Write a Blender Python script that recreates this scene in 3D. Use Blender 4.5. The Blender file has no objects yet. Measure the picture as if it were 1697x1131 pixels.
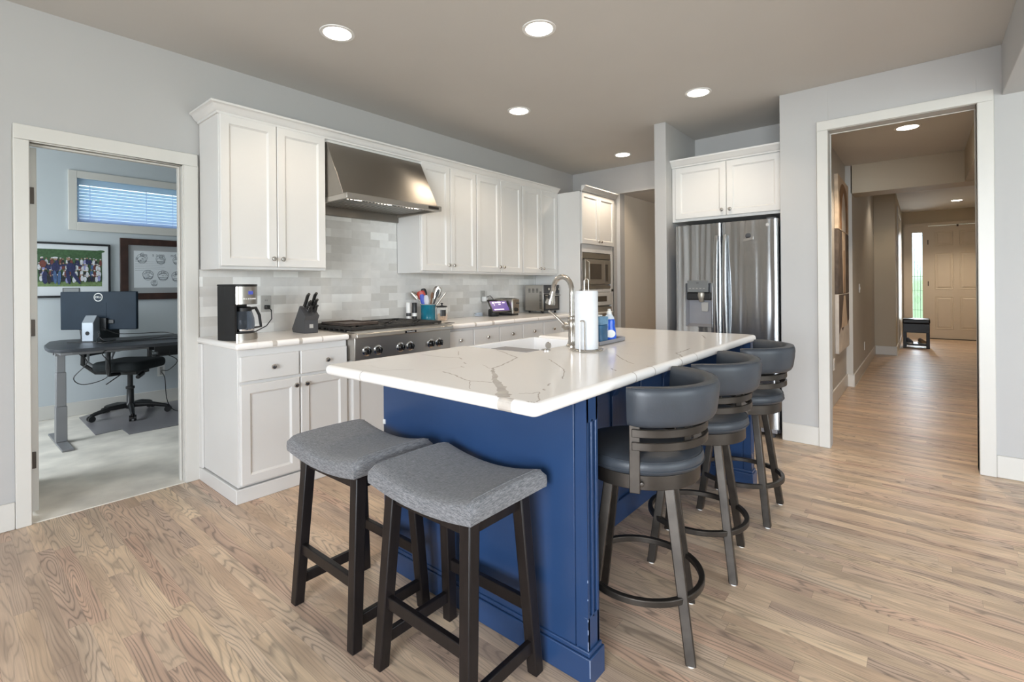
import bpy, bmesh, math, random
from mathutils import Vector, Matrix
random.seed(7)
sc = bpy.context.scene
C = sc.collection
R = math.radians

# ------------------------------------------------------------------ camera
F_PX, SHIFT_PX = 809.943, -91.485
YAW, ROLL = R(50.036), R(-0.48)
cam_d = bpy.data.cameras.new('camera'); cam = bpy.data.objects.new('camera', cam_d); C.objects.link(cam)
cam_d.sensor_fit = 'HORIZONTAL'; cam_d.sensor_width = 36.0
cam_d.lens = F_PX * 36.0 / 1697.0
cam_d.shift_y = SHIFT_PX / 1697.0
cam_d.clip_start = 0.05; cam_d.clip_end = 200
_fw = Vector((math.sin(YAW), math.cos(YAW), 0)); _rt = Vector((math.cos(YAW), -math.sin(YAW), 0)); _up = Vector((0, 0, 1))
_r3 = _rt * math.cos(ROLL) + _up * math.sin(ROLL); _u3 = _up * math.cos(ROLL) - _rt * math.sin(ROLL)
m = Matrix((_r3, _u3, -_fw)).transposed().to_4x4(); m.translation = (-0.599, -3.574, 1.227)
cam.matrix_world = m
sc.camera = cam

# ------------------------------------------------------------------ world, exposure, large lights
sc.view_settings.view_transform = 'Standard'; sc.view_settings.look = 'None'
sc.view_settings.gamma = 1.0; sc.view_settings.use_curve_mapping = False
sc.view_settings.exposure = 0.15
w = bpy.data.worlds.new('sky'); sc.world = w; w.use_nodes = True
wn = w.node_tree.nodes; wl = w.node_tree.links
bg = wn['Background']; bg.inputs['Strength'].default_value = 2.6
tc = wn.new('ShaderNodeTexCoord'); sx = wn.new('ShaderNodeSeparateXYZ'); wr = wn.new('ShaderNodeValToRGB')
wl.new(tc.outputs['Generated'], sx.inputs[0]); wl.new(sx.outputs['Z'], wr.inputs[0]); wl.new(wr.outputs[0], bg.inputs['Color'])
wr.color_ramp.elements[0].position = 0.0; wr.color_ramp.elements[0].color = (0.26, 0.42, 0.24, 1)
wr.color_ramp.elements[1].position = 0.05; wr.color_ramp.elements[1].color = (0.80, 0.92, 1.0, 1)
sc.cycles.use_denoising = True
sc.cycles.max_bounces = 8; sc.cycles.diffuse_bounces = 5; sc.cycles.glossy_bounces = 4
sc.cycles.sample_clamp_indirect = 6.0

def area(name, loc, direction, sx, sy, power, col, spread=180):
    d = bpy.data.lights.new(name, 'AREA'); d.shape = 'RECTANGLE'; d.size = sx; d.size_y = sy
    d.energy = power; d.color = col; d.spread = R(spread)
    o = bpy.data.objects.new(name, d); C.objects.link(o); o.location = loc
    o.rotation_euler = Vector(direction).to_track_quat('-Z', 'Y').to_euler()
    return o
# daylight through the living-room windows behind the camera, an unseen window added in the office's left wall and the front sidelight
area('daylight_rear', (0.2, -7.86, 1.45), (0, 1, -0.28), 3.9, 1.9, 66, (0.87, 0.93, 1.0), 150)
area('daylight_left', (-4.62, -4.6, 1.45), (1, 0, -0.22), 3.2, 1.9, 275, (0.87, 0.93, 1.0), 150)
area('daylight_office', (-1.86, 1.5, 1.5), (1, 0, 0), 1.5, 1.3, 46, (0.90, 0.95, 1.0))
area('daylight_entry', (13.62, -3.50, 1.36), (-1, 0, 0), 0.16, 1.9, 17, (0.85, 0.93, 1.0))
WARM = (1.0, 0.82, 0.62)

# ------------------------------------------------------------------ materials
def _nt(name):
    mt = bpy.data.materials.new(name); mt.use_nodes = True
    n = mt.node_tree.nodes; l = mt.node_tree.links
    return mt, n, l, n['Principled BSDF']
def pos(n):
    return n.new('ShaderNodeNewGeometry').outputs['Position']
def mat(name, col, rough=0.5, metal=0.0, var=0.04, scale=8.0, bump=0.0, bscale=None, spec=0.5, coat=0.0, emit=None, estr=0.0, stretch=None, sheen=0.0):
    mt, n, l, b = _nt(name)
    tcn = n.new('ShaderNodeTexCoord'); mp = n.new('ShaderNodeMapping'); l.new(tcn.outputs['Object'], mp.inputs[0])
    if stretch: mp.inputs['Scale'].default_value = stretch
    nz = n.new('ShaderNodeTexNoise'); nz.inputs['Scale'].default_value = scale; nz.inputs['Detail'].default_value = 3
    l.new(mp.outputs[0], nz.inputs['Vector'])
    rp = n.new('ShaderNodeValToRGB')
    rp.color_ramp.elements[0].position = 0.3; rp.color_ramp.elements[1].position = 0.7
    rp.color_ramp.elements[0].color = tuple(max(0, c * (1 - var)) for c in col) + (1,)
    rp.color_ramp.elements[1].color = tuple(min(1, c * (1 + var)) for c in col) + (1,)
    l.new(nz.outputs[0], rp.inputs[0]); l.new(rp.outputs[0], b.inputs['Base Color'])
    b.inputs['Roughness'].default_value = rough; b.inputs['Metallic'].default_value = metal
    b.inputs['Specular IOR Level'].default_value = spec; b.inputs['Coat Weight'].default_value = coat
    b.inputs['Sheen Weight'].default_value = sheen
    if bump:
        n2 = n.new('ShaderNodeTexNoise'); n2.inputs['Scale'].default_value = bscale or scale * 6; n2.inputs['Detail'].default_value = 2
        l.new(mp.outputs[0], n2.inputs['Vector'])
        bp = n.new('ShaderNodeBump'); bp.inputs['Strength'].default_value = bump; bp.inputs['Distance'].default_value = 0.002
        l.new(n2.outputs[0], bp.inputs['Height']); l.new(bp.outputs[0], b.inputs['Normal'])
    if emit:
        b.inputs['Emission Color'].default_value = tuple(emit) + (1,); b.inputs['Emission Strength'].default_value = estr
    return mt
def glass(name, col=(1, 1, 1), rough=0.0, alpha=0.25):
    mt, n, l, b = _nt(name)
    b.inputs['Base Color'].default_value = tuple(col) + (1,); b.inputs['Roughness'].default_value = rough
    tr = n.new('ShaderNodeBsdfTransparent'); tr.inputs[0].default_value = tuple(col) + (1,)
    mx = n.new('ShaderNodeMixShader'); fr = n.new('ShaderNodeLayerWeight'); fr.inputs[0].default_value = 0.25
    ad = n.new('ShaderNodeMath'); ad.operation = 'ADD'; ad.use_clamp = True; ad.inputs[1].default_value = alpha
    l.new(fr.outputs['Facing'], ad.inputs[0]); l.new(ad.outputs[0], mx.inputs[0])
    l.new(tr.outputs[0], mx.inputs[1]); l.new(b.outputs[0], mx.inputs[2])
    l.new(mx.outputs[0], n['Material Output'].inputs[0])
    return mt
def steel(name, col, rough, along, freq=220, aniso=0.0, wavy=0.0):
    """brushed metal; along = axis the brush lines run on"""
    mt, n, l, b = _nt(name)
    tcn = n.new('ShaderNodeTexCoord'); mp = n.new('ShaderNodeMapping'); l.new(tcn.outputs['Object'], mp.inputs[0])
    s = [1.0, 1.0, 1.0]; s['xyz'.index(along)] = 0.02; mp.inputs['Scale'].default_value = s
    nz = n.new('ShaderNodeTexNoise'); nz.inputs['Scale'].default_value = freq; nz.inputs['Detail'].default_value = 2
    l.new(mp.outputs[0], nz.inputs['Vector'])
    mr = n.new('ShaderNodeMapRange'); mr.inputs[3].default_value = rough * 0.85; mr.inputs[4].default_value = rough * 1.2
    l.new(nz.outputs[0], mr.inputs[0]); l.new(mr.outputs[0], b.inputs['Roughness'])
    bp = n.new('ShaderNodeBump'); bp.inputs['Strength'].default_value = 0.05; bp.inputs['Distance'].default_value = 0.001
    l.new(nz.outputs[0], bp.inputs['Height']); l.new(bp.outputs[0], b.inputs['Normal'])
    b.inputs['Base Color'].default_value = tuple(col) + (1,); b.inputs['Metallic'].default_value = 1.0
    if aniso:
        b.inputs['Anisotropic'].default_value = aniso; b.inputs['Anisotropic Rotation'].default_value = 0.25
        tg = n.new('ShaderNodeTangent'); tg.direction_type = 'RADIAL'; tg.axis = 'Z'; l.new(tg.outputs[0], b.inputs['Tangent'])
    if wavy:
        m2 = n.new('ShaderNodeMapping'); m2.inputs['Scale'].default_value = (3, 13, 0.8); l.new(tcn.outputs['Object'], m2.inputs[0])
        n3 = n.new('ShaderNodeTexNoise'); n3.inputs['Scale'].default_value = 1.0; n3.inputs['Detail'].default_value = 1; l.new(m2.outputs[0], n3.inputs['Vector'])
        b2 = n.new('ShaderNodeBump'); b2.inputs['Strength'].default_value = wavy; b2.inputs['Distance'].default_value = 0.02
        l.new(n3.outputs[0], b2.inputs['Height']); l.new(bp.outputs[0], b2.inputs['Normal']); l.new(b2.outputs[0], b.inputs['Normal'])
    return mt

def oak_floor():
    mt, n, l, b = _nt('oak_planks')
    def M(op, a, b_=None, c=None):
        q = n.new('ShaderNodeMath'); q.operation = op
        for i, v in enumerate((a, b_, c)):
            if v is None: continue
            if isinstance(v, (int, float)): q.inputs[i].default_value = v
            else: l.new(v, q.inputs[i])
        return q.outputs[0]
    def comb(x, y, z):
        q = n.new('ShaderNodeCombineXYZ')
        for i, v in enumerate((x, y, z)):
            if isinstance(v, (int, float)): q.inputs[i].default_value = v
            else: l.new(v, q.inputs[i])
        return q.outputs[0]
    def wn_(v, dim='3D'):
        q = n.new('ShaderNodeTexWhiteNoise'); q.noise_dimensions = dim; l.new(v, q.inputs['Vector']); return q
    sp = n.new('ShaderNodeSeparateXYZ'); l.new(pos(n), sp.inputs[0]); X, Y = sp.outputs[0], sp.outputs[1]
    WID = 0.0572
    u = M('DIVIDE', X, WID); ui = M('FLOOR', u); uf = M('FRACT', u)
    r1 = wn_(comb(ui, 3.3, 0))
    v = M('ADD', M('DIVIDE', Y, 0.80), M('MULTIPLY', r1.outputs[0], 7.0)); vi = M('FLOOR', v); vf = M('FRACT', v)
    idv = wn_(comb(ui, vi, 1.7)); rid = idv.outputs[0]
    sc_ = n.new('ShaderNodeSeparateColor'); l.new(idv.outputs[1], sc_.inputs[0])
    # plank base tone
    rp = n.new('ShaderNodeValToRGB'); l.new(rid, rp.inputs[0]); cr = rp.color_ramp
    cols = [(0.0, (0.677, 0.489, 0.343)), (0.18, (0.808, 0.611, 0.432)), (0.36, (0.592, 0.446, 0.338)), (0.52, (0.837, 0.639, 0.442)), (0.68, (0.724, 0.564, 0.423)), (0.84, (0.752, 0.517, 0.376)), (1.0, (0.620, 0.470, 0.362))]
    cr.elements[0].position = 0; cr.elements[0].color = cols[0][1] + (1,)
    cr.elements[1].position = 1; cr.elements[1].color = cols[-1][1] + (1,)
    for p_, c_ in cols[1:-1]:
        e = cr.elements.new(p_); e.color = c_ + (1,)
    # cathedral grain: contour lines of a noise stretched along the board
    gx = M('ADD', M('MULTIPLY', X, 14.0), M('MULTIPLY', sc_.outputs[0], 60.0))
    gy = M('ADD', M('MULTIPLY', Y, 1.5), M('MULTIPLY', sc_.outputs[1], 60.0))
    nz = n.new('ShaderNodeTexNoise'); nz.inputs['Scale'].default_value = 1.0; nz.inputs['Detail'].default_value = 1.4; nz.inputs['Roughness'].default_value = 0.42
    l.new(comb(gx, gy, M('MULTIPLY', sc_.outputs[2], 30.0)), nz.inputs['Vector'])
    freq = M('ADD', 10.0, M('MULTIPLY', sc_.outputs[2], 15.0))
    ring = M('FRACT', M('ADD', M('MULTIPLY', nz.outputs[0], freq), M('MULTIPLY', uf, M('MULTIPLY', sc_.outputs[1], 3.0))))
    line = n.new('ShaderNodeValToRGB'); l.new(ring, line.inputs[0])
    le = line.color_ramp.elements
    le[0].position = 0.0; le[0].color = (1, 1, 1, 1); le[1].position = 1.0; le[1].color = (0.9, 0.9, 0.9, 1)
    for p_, c_ in ((0.12, 0.75), (0.26, 0.12), (0.60, 0.0), (0.88, 0.22)):
        e = le.new(p_); e.color = (c_, c_, c_, 1)
    # fine pores
    fb = n.new('ShaderNodeTexNoise'); fb.inputs['Scale'].default_value = 1.0; fb.inputs['Detail'].default_value = 2
    l.new(comb(M('MULTIPLY', X, 230.0), M('MULTIPLY', Y, 6.0), rid), fb.inputs['Vector'])
    fr = n.new('ShaderNodeMapRange'); l.new(fb.outputs[0], fr.inputs[0]); fr.inputs[1].default_value = 0.35; fr.inputs[2].default_value = 0.7
    fr.inputs[3].default_value = 0.0; fr.inputs[4].default_value = 0.35
    # blotchy stain
    bl = n.new('ShaderNodeTexNoise'); bl.inputs['Scale'].default_value = 1.0; bl.inputs['Detail'].default_value = 2
    l.new(comb(M('MULTIPLY', X, 9.0), M('MULTIPLY', Y, 2.0), M('MULTIPLY', rid, 9.0)), bl.inputs['Vector'])
    mx1 = n.new('ShaderNodeMix'); mx1.data_type = 'RGBA'; blr = n.new('ShaderNodeMapRange'); l.new(bl.outputs[0], blr.inputs[0]); blr.inputs[1].default_value = 0.38; blr.inputs[2].default_value = 0.68; l.new(blr.outputs[0], mx1.inputs[0])
    l.new(rp.outputs[0], mx1.inputs[6])
    dk = n.new('ShaderNodeMix'); dk.data_type = 'RGBA'; dk.blend_type = 'MULTIPLY'; dk.inputs[0].default_value = 1.0
    l.new(rp.outputs[0], dk.inputs[6]); dk.inputs[7].default_value = (0.68, 0.66, 0.655, 1)
    l.new(dk.outputs[2], mx1.inputs[7])
    gf = M('MULTIPLY', line.outputs[0], M('ADD', 0.20, M('MULTIPLY', sc_.outputs[0], 0.55)))
    gt = M('MINIMUM', M('ADD', gf, M('MULTIPLY', fr.outputs[0], 0.6)), 0.85)
    mx2 = n.new('ShaderNodeMix'); mx2.data_type = 'RGBA'; l.new(gt, mx2.inputs[0])
    l.new(mx1.outputs[2], mx2.inputs[6]); mx2.inputs[7].default_value = (0.17, 0.13, 0.105, 1)
    # seams
    su = M('MINIMUM', uf, M('SUBTRACT', 1.0, uf)); sv = M('MINIMUM', vf, M('SUBTRACT', 1.0, vf))
    se = M('MAXIMUM', M('LESS_THAN', su, 0.012), M('LESS_THAN', sv, 0.0012))
    mx3 = n.new('ShaderNodeMix'); mx3.data_type = 'RGBA'; l.new(M('MULTIPLY', se, 0.28), mx3.inputs[0])
    l.new(mx2.outputs[2], mx3.inputs[6]); mx3.inputs[7].default_value = (0.08, 0.06, 0.05, 1)
    l.new(mx3.outputs[2], b.inputs['Base Color'])
    l.new(M('ADD', 0.34, M('MULTIPLY', gt, 0.14)), b.inputs['Roughness'])
    # slight hand-scraped waviness across the boards
    wv = n.new('ShaderNodeTexNoise'); wv.inputs['Scale'].default_value = 1.0; wv.inputs['Detail'].default_value = 1
    l.new(comb(M('MULTIPLY', X, 26.0), M('MULTIPLY', Y, 3.0), rid), wv.inputs['Vector'])
    bp = n.new('ShaderNodeBump'); bp.inputs['Strength'].default_value = 0.22; bp.inputs['Distance'].default_value = 0.003
    l.new(M('SUBTRACT', wv.outputs[0], M('MULTIPLY', gt, 0.25)), bp.inputs['Height']); l.new(bp.outputs[0], b.inputs['Normal'])
    return mt

def tile_mat():
    mt, n, l, b = _nt('marble_subway_tile')
    sp = n.new('ShaderNodeSeparateXYZ'); l.new(pos(n), sp.inputs[0])
    cb = n.new('ShaderNodeCombineXYZ'); l.new(sp.outputs[0], cb.inputs[0]); l.new(sp.outputs[2], cb.inputs[1])
    mp = n.new('ShaderNodeMapping'); mp.inputs['Location'].default_value = (-0.0, -0.003, 0); l.new(cb.outputs[0], mp.inputs[0])
    br = n.new('ShaderNodeTexBrick'); l.new(mp.outputs[0], br.inputs['Vector'])
    br.inputs['Scale'].default_value = 1.0; br.inputs['Brick Width'].default_value = 0.18; br.inputs['Row Height'].default_value = 0.065
    br.inputs['Mortar Size'].default_value = 0.0007; br.inputs['Mortar Smooth'].default_value = 0.1; br.offset = 0.5
    br.inputs['Color1'].default_value = (0, 0, 0, 1); br.inputs['Color2'].default_value = (1, 1, 1, 1); br.inputs['Mortar'].default_value = (0.5, 0.5, 0.5, 1)
    rp = n.new('ShaderNodeValToRGB'); l.new(br.outputs[0], rp.inputs[0])
    e = rp.color_ramp.elements; e[0].position = 0.0; e[0].color = (0.60, 0.585, 0.555, 1); e[1].position = 1.0; e[1].color = (0.86, 0.86, 0.84, 1)
    k = e.new(0.35); k.color = (0.67, 0.66, 0.64, 1); k = e.new(0.7); k.color = (0.74, 0.73, 0.71, 1)
    nz = n.new('ShaderNodeTexNoise'); nz.inputs['Scale'].default_value = 9; nz.inputs['Detail'].default_value = 6; nz.inputs['Distortion'].default_value = 1.5
    l.new(pos(n), nz.inputs['Vector'])
    mr = n.new('ShaderNodeMapRange'); mr.inputs[3].default_value = 0.88; mr.inputs[4].default_value = 1.08; l.new(nz.outputs[0], mr.inputs[0])
    mx = n.new('ShaderNodeMix'); mx.data_type = 'RGBA'; mx.blend_type = 'MULTIPLY'; mx.inputs[0].default_value = 1.0
    l.new(rp.outputs[0], mx.inputs[6]); l.new(mr.outputs[0], mx.inputs[7]); l.new(mx.outputs[2], b.inputs['Base Color'])
    b.inputs['Roughness'].default_value = 0.32
    bp = n.new('ShaderNodeBump'); bp.inputs['Strength'].default_value = 0.3; bp.inputs['Distance'].default_value = 0.001; bp.invert = True
    l.new(br.outputs[1], bp.inputs['Height']); l.new(bp.outputs[0], b.inputs['Normal'])
    return mt

def quartz_mat():
    mt, n, l, b = _nt('white_quartz')
    nz = n.new('ShaderNodeTexNoise'); nz.inputs['Scale'].default_value = 1.7; nz.inputs['Detail'].default_value = 5
    l.new(pos(n), nz.inputs['Vector'])
    ad = n.new('ShaderNodeMix'); ad.data_type = 'RGBA'; ad.blend_type = 'ADD'; ad.inputs[0].default_value = 0.55
    l.new(pos(n), ad.inputs[6]); l.new(nz.outputs[1], ad.inputs[7])
    vo = n.new('ShaderNodeTexVoronoi'); vo.feature = 'DISTANCE_TO_EDGE'; vo.inputs['Scale'].default_value = 1.9
    l.new(ad.outputs[2], vo.inputs['Vector'])
    lt = n.new('ShaderNodeMapRange'); l.new(vo.outputs[0], lt.inputs[0]); lt.inputs[1].default_value = 0.0; lt.inputs[2].default_value = 0.012
    lt.inputs[3].default_value = 1.0; lt.inputs[4].default_value = 0.0
    mk = n.new('ShaderNodeTexNoise'); mk.inputs['Scale'].default_value = 2.3; mk.inputs['Detail'].default_value = 2; l.new(pos(n), mk.inputs['Vector'])
    mm = n.new('ShaderNodeMapRange'); l.new(mk.outputs[0], mm.inputs[0]); mm.inputs[1].default_value = 0.52; mm.inputs[2].default_value = 0.66; mm.inputs[4].default_value = 0.32
    mu = n.new('ShaderNodeMath'); mu.operation = 'MULTIPLY'; l.new(lt.outputs[0], mu.inputs[0]); l.new(mm.outputs[0], mu.inputs[1])
    mx = n.new('ShaderNodeMix'); mx.data_type = 'RGBA'; l.new(mu.outputs[0], mx.inputs[0])
    mx.inputs[6].default_value = (0.88, 0.855, 0.83, 1); mx.inputs[7].default_value = (0.42, 0.38, 0.34, 1)
    l.new(mx.outputs[2], b.inputs['Base Color']); b.inputs['Roughness'].default_value = 0.16
    return mt

def linen_mat():
    mt, n, l, b = _nt('grey_linen')
    tcn = n.new('ShaderNodeTexCoord')
    outs = []
    for s in ((900, 60, 300), (60, 900, 300)):
        mp = n.new('ShaderNodeMapping'); mp.inputs['Scale'].default_value = s; l.new(tcn.outputs['Object'], mp.inputs[0])
        nz = n.new('ShaderNodeTexNoise'); nz.inputs['Scale'].default_value = 1.0; nz.inputs['Detail'].default_value = 2; l.new(mp.outputs[0], nz.inputs['Vector']); outs.append(nz.outputs[0])
    ad = n.new('ShaderNodeMath'); ad.operation = 'MULTIPLY'; l.new(outs[0], ad.inputs[0]); l.new(outs[1], ad.inputs[1])
    rp = n.new('ShaderNodeValToRGB'); l.new(ad.outputs[0], rp.inputs[0])
    e = rp.color_ramp.elements; e[0].position = 0.10; e[0].color = (0.055, 0.059, 0.068, 1); e[1].position = 0.42; e[1].color = (0.275, 0.275, 0.285, 1)
    l.new(rp.outputs[0], b.inputs['Base Color']); b.inputs['Roughness'].default_value = 0.9; b.inputs['Sheen Weight'].default_value = 0.2
    bp = n.new('ShaderNodeBump'); bp.inputs['Strength'].default_value = 0.35; bp.inputs['Distance'].default_value = 0.0015
    l.new(ad.outputs[0], bp.inputs['Height']); l.new(bp.outputs[0], b.inputs['Normal'])
    return mt

MT = {}
MT['wall'] = mat('wall_paint', (0.47, 0.465, 0.46), 0.55, var=0.01, scale=3, bump=0.06, bscale=180)
MT['office'] = mat('office_paint', (0.55, 0.595, 0.625), 0.6, var=0.01, scale=3, bump=0.05, bscale=180)
MT['hall'] = mat('hall_paint', (0.47, 0.41, 0.315), 0.6, var=0.015, scale=3, bump=0.05, bscale=180)
MT['hallgrey'] = mat('hall_grey_paint', (0.50, 0.49, 0.465), 0.5, var=0.015, scale=3, bump=0.05, bscale=180)
MT['pantry'] = mat('pantry_paint', (0.76, 0.70, 0.61), 0.6, var=0.015, scale=3, bump=0.05, bscale=180)
MT['ceiling'] = mat('ceiling_paint', (0.575, 0.56, 0.535), 0.8, var=0.015, scale=2, bump=0.08, bscale=150)
MT['soffit'] = mat('soffit_paint', (0.56, 0.57, 0.585), 0.7, var=0.015, scale=2, bump=0.08, bscale=150)
MT['trim'] = mat('trim_paint', (0.64, 0.625, 0.59), 0.35, var=0.01, scale=4)
MT['cab'] = mat('cabinet_paint', (0.70, 0.69, 0.675), 0.32, var=0.012, scale=4)
MT['navy'] = mat('navy_paint', (0.020, 0.050, 0.130), 0.28, var=0.08, scale=3, bump=0.04, bscale=60)
MT['chip'] = mat('worn_edge', (0.20, 0.25, 0.38), 0.5)
MT['quartz'] = quartz_mat()
MT['vein'] = mat('quartz_vein', (0.54, 0.495, 0.45), 0.16, var=0.16, scale=22)
MT['steel'] = steel('brushed_steel_horizontal', (0.50, 0.475, 0.44), 0.30, 'x')
MT['hood'] = steel('brushed_steel_hood', (0.30, 0.28, 0.255), 0.34, 'x', aniso=0.75)
MT['steelv'] = steel('brushed_steel_fridge', (0.47, 0.485, 0.50), 0.23, 'y', 120, aniso=0.85, wavy=0.45)
MT['nickel'] = mat('brushed_nickel', (0.56, 0.53, 0.49), 0.25, 1.0, var=0.05, scale=30)
MT['chrome'] = mat('chrome', (0.75, 0.75, 0.76), 0.1, 1.0, var=0.02)
MT['iron'] = mat('cast_iron', (0.022, 0.021, 0.02), 0.6, var=0.2, scale=40, bump=0.2, bscale=200)
MT['griddle'] = mat('seasoned_iron', (0.075, 0.055, 0.045), 0.45, var=0.25, scale=25, bump=0.15, bscale=120)
MT['black'] = mat('black_plastic', (0.012, 0.012, 0.013), 0.38, var=0.1)
MT['blackgloss'] = mat('black_gloss', (0.008, 0.008, 0.009), 0.08, var=0.1)
MT['darkgrey'] = mat('dark_grey_plastic', (0.05, 0.05, 0.055), 0.45, var=0.1)
MT['bronze'] = mat('dark_bronze_metal', (0.062, 0.054, 0.047), 0.38, 0.75, var=0.22, scale=14, bump=0.05, bscale=90)
MT['leather'] = mat('slate_leather', (0.036, 0.043, 0.054), 0.42, var=0.22, scale=7, bump=0.12, bscale=160)
MT['linen'] = linen_mat()
MT['espresso'] = mat('espresso_wood', (0.011, 0.0085, 0.0085), 0.36, var=0.25, scale=10, spec=0.3, stretch=(8, 8, 1))
MT['white'] = mat('white_plastic', (0.80, 0.80, 0.79), 0.4, var=0.01)
MT['ceramic'] = mat('white_fireclay', (0.84, 0.85, 0.87), 0.15, var=0.01)
MT['paper'] = mat('paper_towel_sheet', (0.66, 0.675, 0.70), 0.95, var=0.02, scale=60, bump=0.15, bscale=140)
MT['microwave'] = mat('bisque_metal', (0.40, 0.37, 0.32), 0.32, 0.6, var=0.03)
MT['smoked'] = mat('smoked_glass', (0.09, 0.075, 0.06), 0.12, var=0.06)
MT['dark'] = mat('dark_cavity', (0.012, 0.012, 0.014), 0.7)
MT['outlet'] = mat('grey_outlet', (0.42, 0.41, 0.39), 0.4, var=0.02)
MT['teal'] = mat('teal_glaze', (0.012, 0.14, 0.21), 0.12, var=0.2, scale=14)
MT['red'] = mat('red_silicone', (0.50, 0.045, 0.025), 0.4)
MT['blue'] = mat('blue_silicone', (0.06, 0.10, 0.50), 0.4)
MT['lightgrey'] = mat('pale_silicone', (0.60, 0.60, 0.66), 0.4)
MT['woodspoon'] = mat('brown_wood', (0.20, 0.09, 0.04), 0.5, var=0.2, stretch=(6, 6, 1))
MT['oats'] = mat('canister_contents', (0.45, 0.30, 0.19), 0.8, var=0.35, scale=60)
MT['clear'] = glass('clear_glass', (0.97, 0.98, 0.98), 0.02, 0.05)
MT['carafe'] = glass('carafe_glass', (0.30, 0.34, 0.40), 0.03, 0.10)
MT['pane'] = glass('window_glass', (0.95, 0.98, 1.0), 0.0, 0.02)
MT['soap'] = mat('blue_dish_soap', (0.01, 0.10, 0.62), 0.15, var=0.08)
MT['soapcap'] = mat('clear_cap', (0.66, 0.72, 0.80), 0.2)
MT['caddy'] = mat('blue_translucent_plastic', (0.03, 0.12, 0.24), 0.15, var=0.25, scale=20)
MT['sponge'] = mat('blue_sponge', (0.16, 0.30, 0.45), 0.95, var=0.15, scale=60)
MT['panelgrey'] = mat('satin_grey_panel', (0.20, 0.21, 0.215), 0.3, 0.4, var=0.02)
MT['tray'] = mat('grey_silicone', (0.27, 0.27, 0.29), 0.5)
MT['screen'] = mat('lit_screen', (0.03, 0.02, 0.08), 0.2, emit=(0.16, 0.10, 0.36), estr=0.75)
MT['screentext'] = mat('screen_text', (0.6, 0.5, 0.6), 0.3, emit=(0.8, 0.62, 0.78), estr=0.8)
MT['lcd'] = mat('blue_lcd', (0.02, 0.02, 0.12), 0.2, emit=(0.06, 0.09, 0.45), estr=0.8)
MT['lamp'] = mat('lit_lens', (1, 0.95, 0.88), 0.4, emit=(1.0, 0.90, 0.76), estr=14.0)
MT['hoodlamp'] = mat('lit_hood_lens', (1, 0.95, 0.88), 0.4, emit=(1.0, 0.90, 0.78), estr=10.0)
MT['desk'] = mat('desk_laminate', (0.030, 0.034, 0.042), 0.4, var=0.15)
MT['deskleg'] = mat('desk_steel', (0.235, 0.235, 0.245), 0.4, 0.2, var=0.03)
MT['monitor'] = mat('monitor_plastic', (0.012, 0.024, 0.040), 0.55, var=0.1, spec=0.2)
MT['stand'] = mat('stand_aluminium', (0.30, 0.33, 0.37), 0.35, 0.5, var=0.04)
MT['chairfab'] = mat('black_seat_fabric', (0.010, 0.014, 0.016), 0.85, var=0.15, scale=40)
MT['chairmesh'] = mat('chair_grey_plastic', (0.22, 0.23, 0.24), 0.45)
MT['matgrey'] = mat('vinyl_mat', (0.25, 0.24, 0.255), 0.3, var=0.05, scale=6)
MT['carpet'] = mat('cut_pile_carpet', (0.76, 0.72, 0.65), 1.0, var=0.22, scale=3.2, bump=0.9, bscale=260)
MT['blind'] = mat('white_blind', (0.80, 0.84, 0.90), 0.5, var=0.01)
_bm = MT['blind']; _n = _bm.node_tree.nodes; _l = _bm.node_tree.links
_tl = _n.new('ShaderNodeBsdfTranslucent'); _tl.inputs[0].default_value = (0.75, 0.84, 1.0, 1); _mx = _n.new('ShaderNodeMixShader'); _mx.inputs[0].default_value = 0.75
_l.new(_n['Principled BSDF'].outputs[0], _mx.inputs[1]); _l.new(_tl.outputs[0], _mx.inputs[2]); _l.new(_mx.outputs[0], _n['Material Output'].inputs[0])
MT['frameblack'] = mat('black_picture_frame', (0.006, 0.006, 0.009), 0.35)
MT['framebrown'] = mat('mahogany_frame', (0.045, 0.020, 0.014), 0.35, var=0.35, scale=12)
MT['matwhite'] = mat('white_mount', (0.72, 0.75, 0.78), 0.9, var=0.01)
MT['matgray'] = mat('grey_mount', (0.38, 0.39, 0.40), 0.9, var=0.01)
MT['ink'] = mat('pencil_grey', (0.22, 0.24, 0.26), 0.9)
MT['hinge'] = mat('oil_bronze_hinge', (0.07, 0.055, 0.045), 0.4, 0.7)
MT['doorpaint'] = mat('entry_door_paint', (0.56, 0.50, 0.415), 0.4, var=0.01)
MT['leaded'] = mat('lead_came', (0.16, 0.17, 0.18), 0.4, 0.6)
MT['vinyl'] = mat('black_faux_leather', (0.006, 0.006, 0.008), 0.3, var=0.2, scale=12, bump=0.06, bscale=90, spec=0.3)
MT['shoe'] = mat('tan_shoe', (0.35, 0.25, 0.15), 0.7, var=0.2)
MT['shoegrey'] = mat('grey_shoe', (0.10, 0.11, 0.14), 0.7, var=0.2)
MT['art1'] = mat('painted_brown', (0.27, 0.15, 0.075), 0.7, var=0.4, scale=10)
MT['art2'] = mat('painted_cream', (0.62, 0.50, 0.38), 0.7, var=0.2, scale=10)
MT['art3'] = mat('painted_umber', (0.10, 0.075, 0.06), 0.7, var=0.45, scale=9)
MT['art4'] = mat('painted_pale', (0.62, 0.58, 0.54), 0.7, var=0.1, scale=9)
MT['floor'] = oak_floor()
MT['tile'] = tile_mat()
MT['vent'] = mat('vent_metal', (0.22, 0.185, 0.14), 0.5)
MT['oventext'] = mat('dial_white', (0.7, 0.7, 0.7), 0.5)
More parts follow.
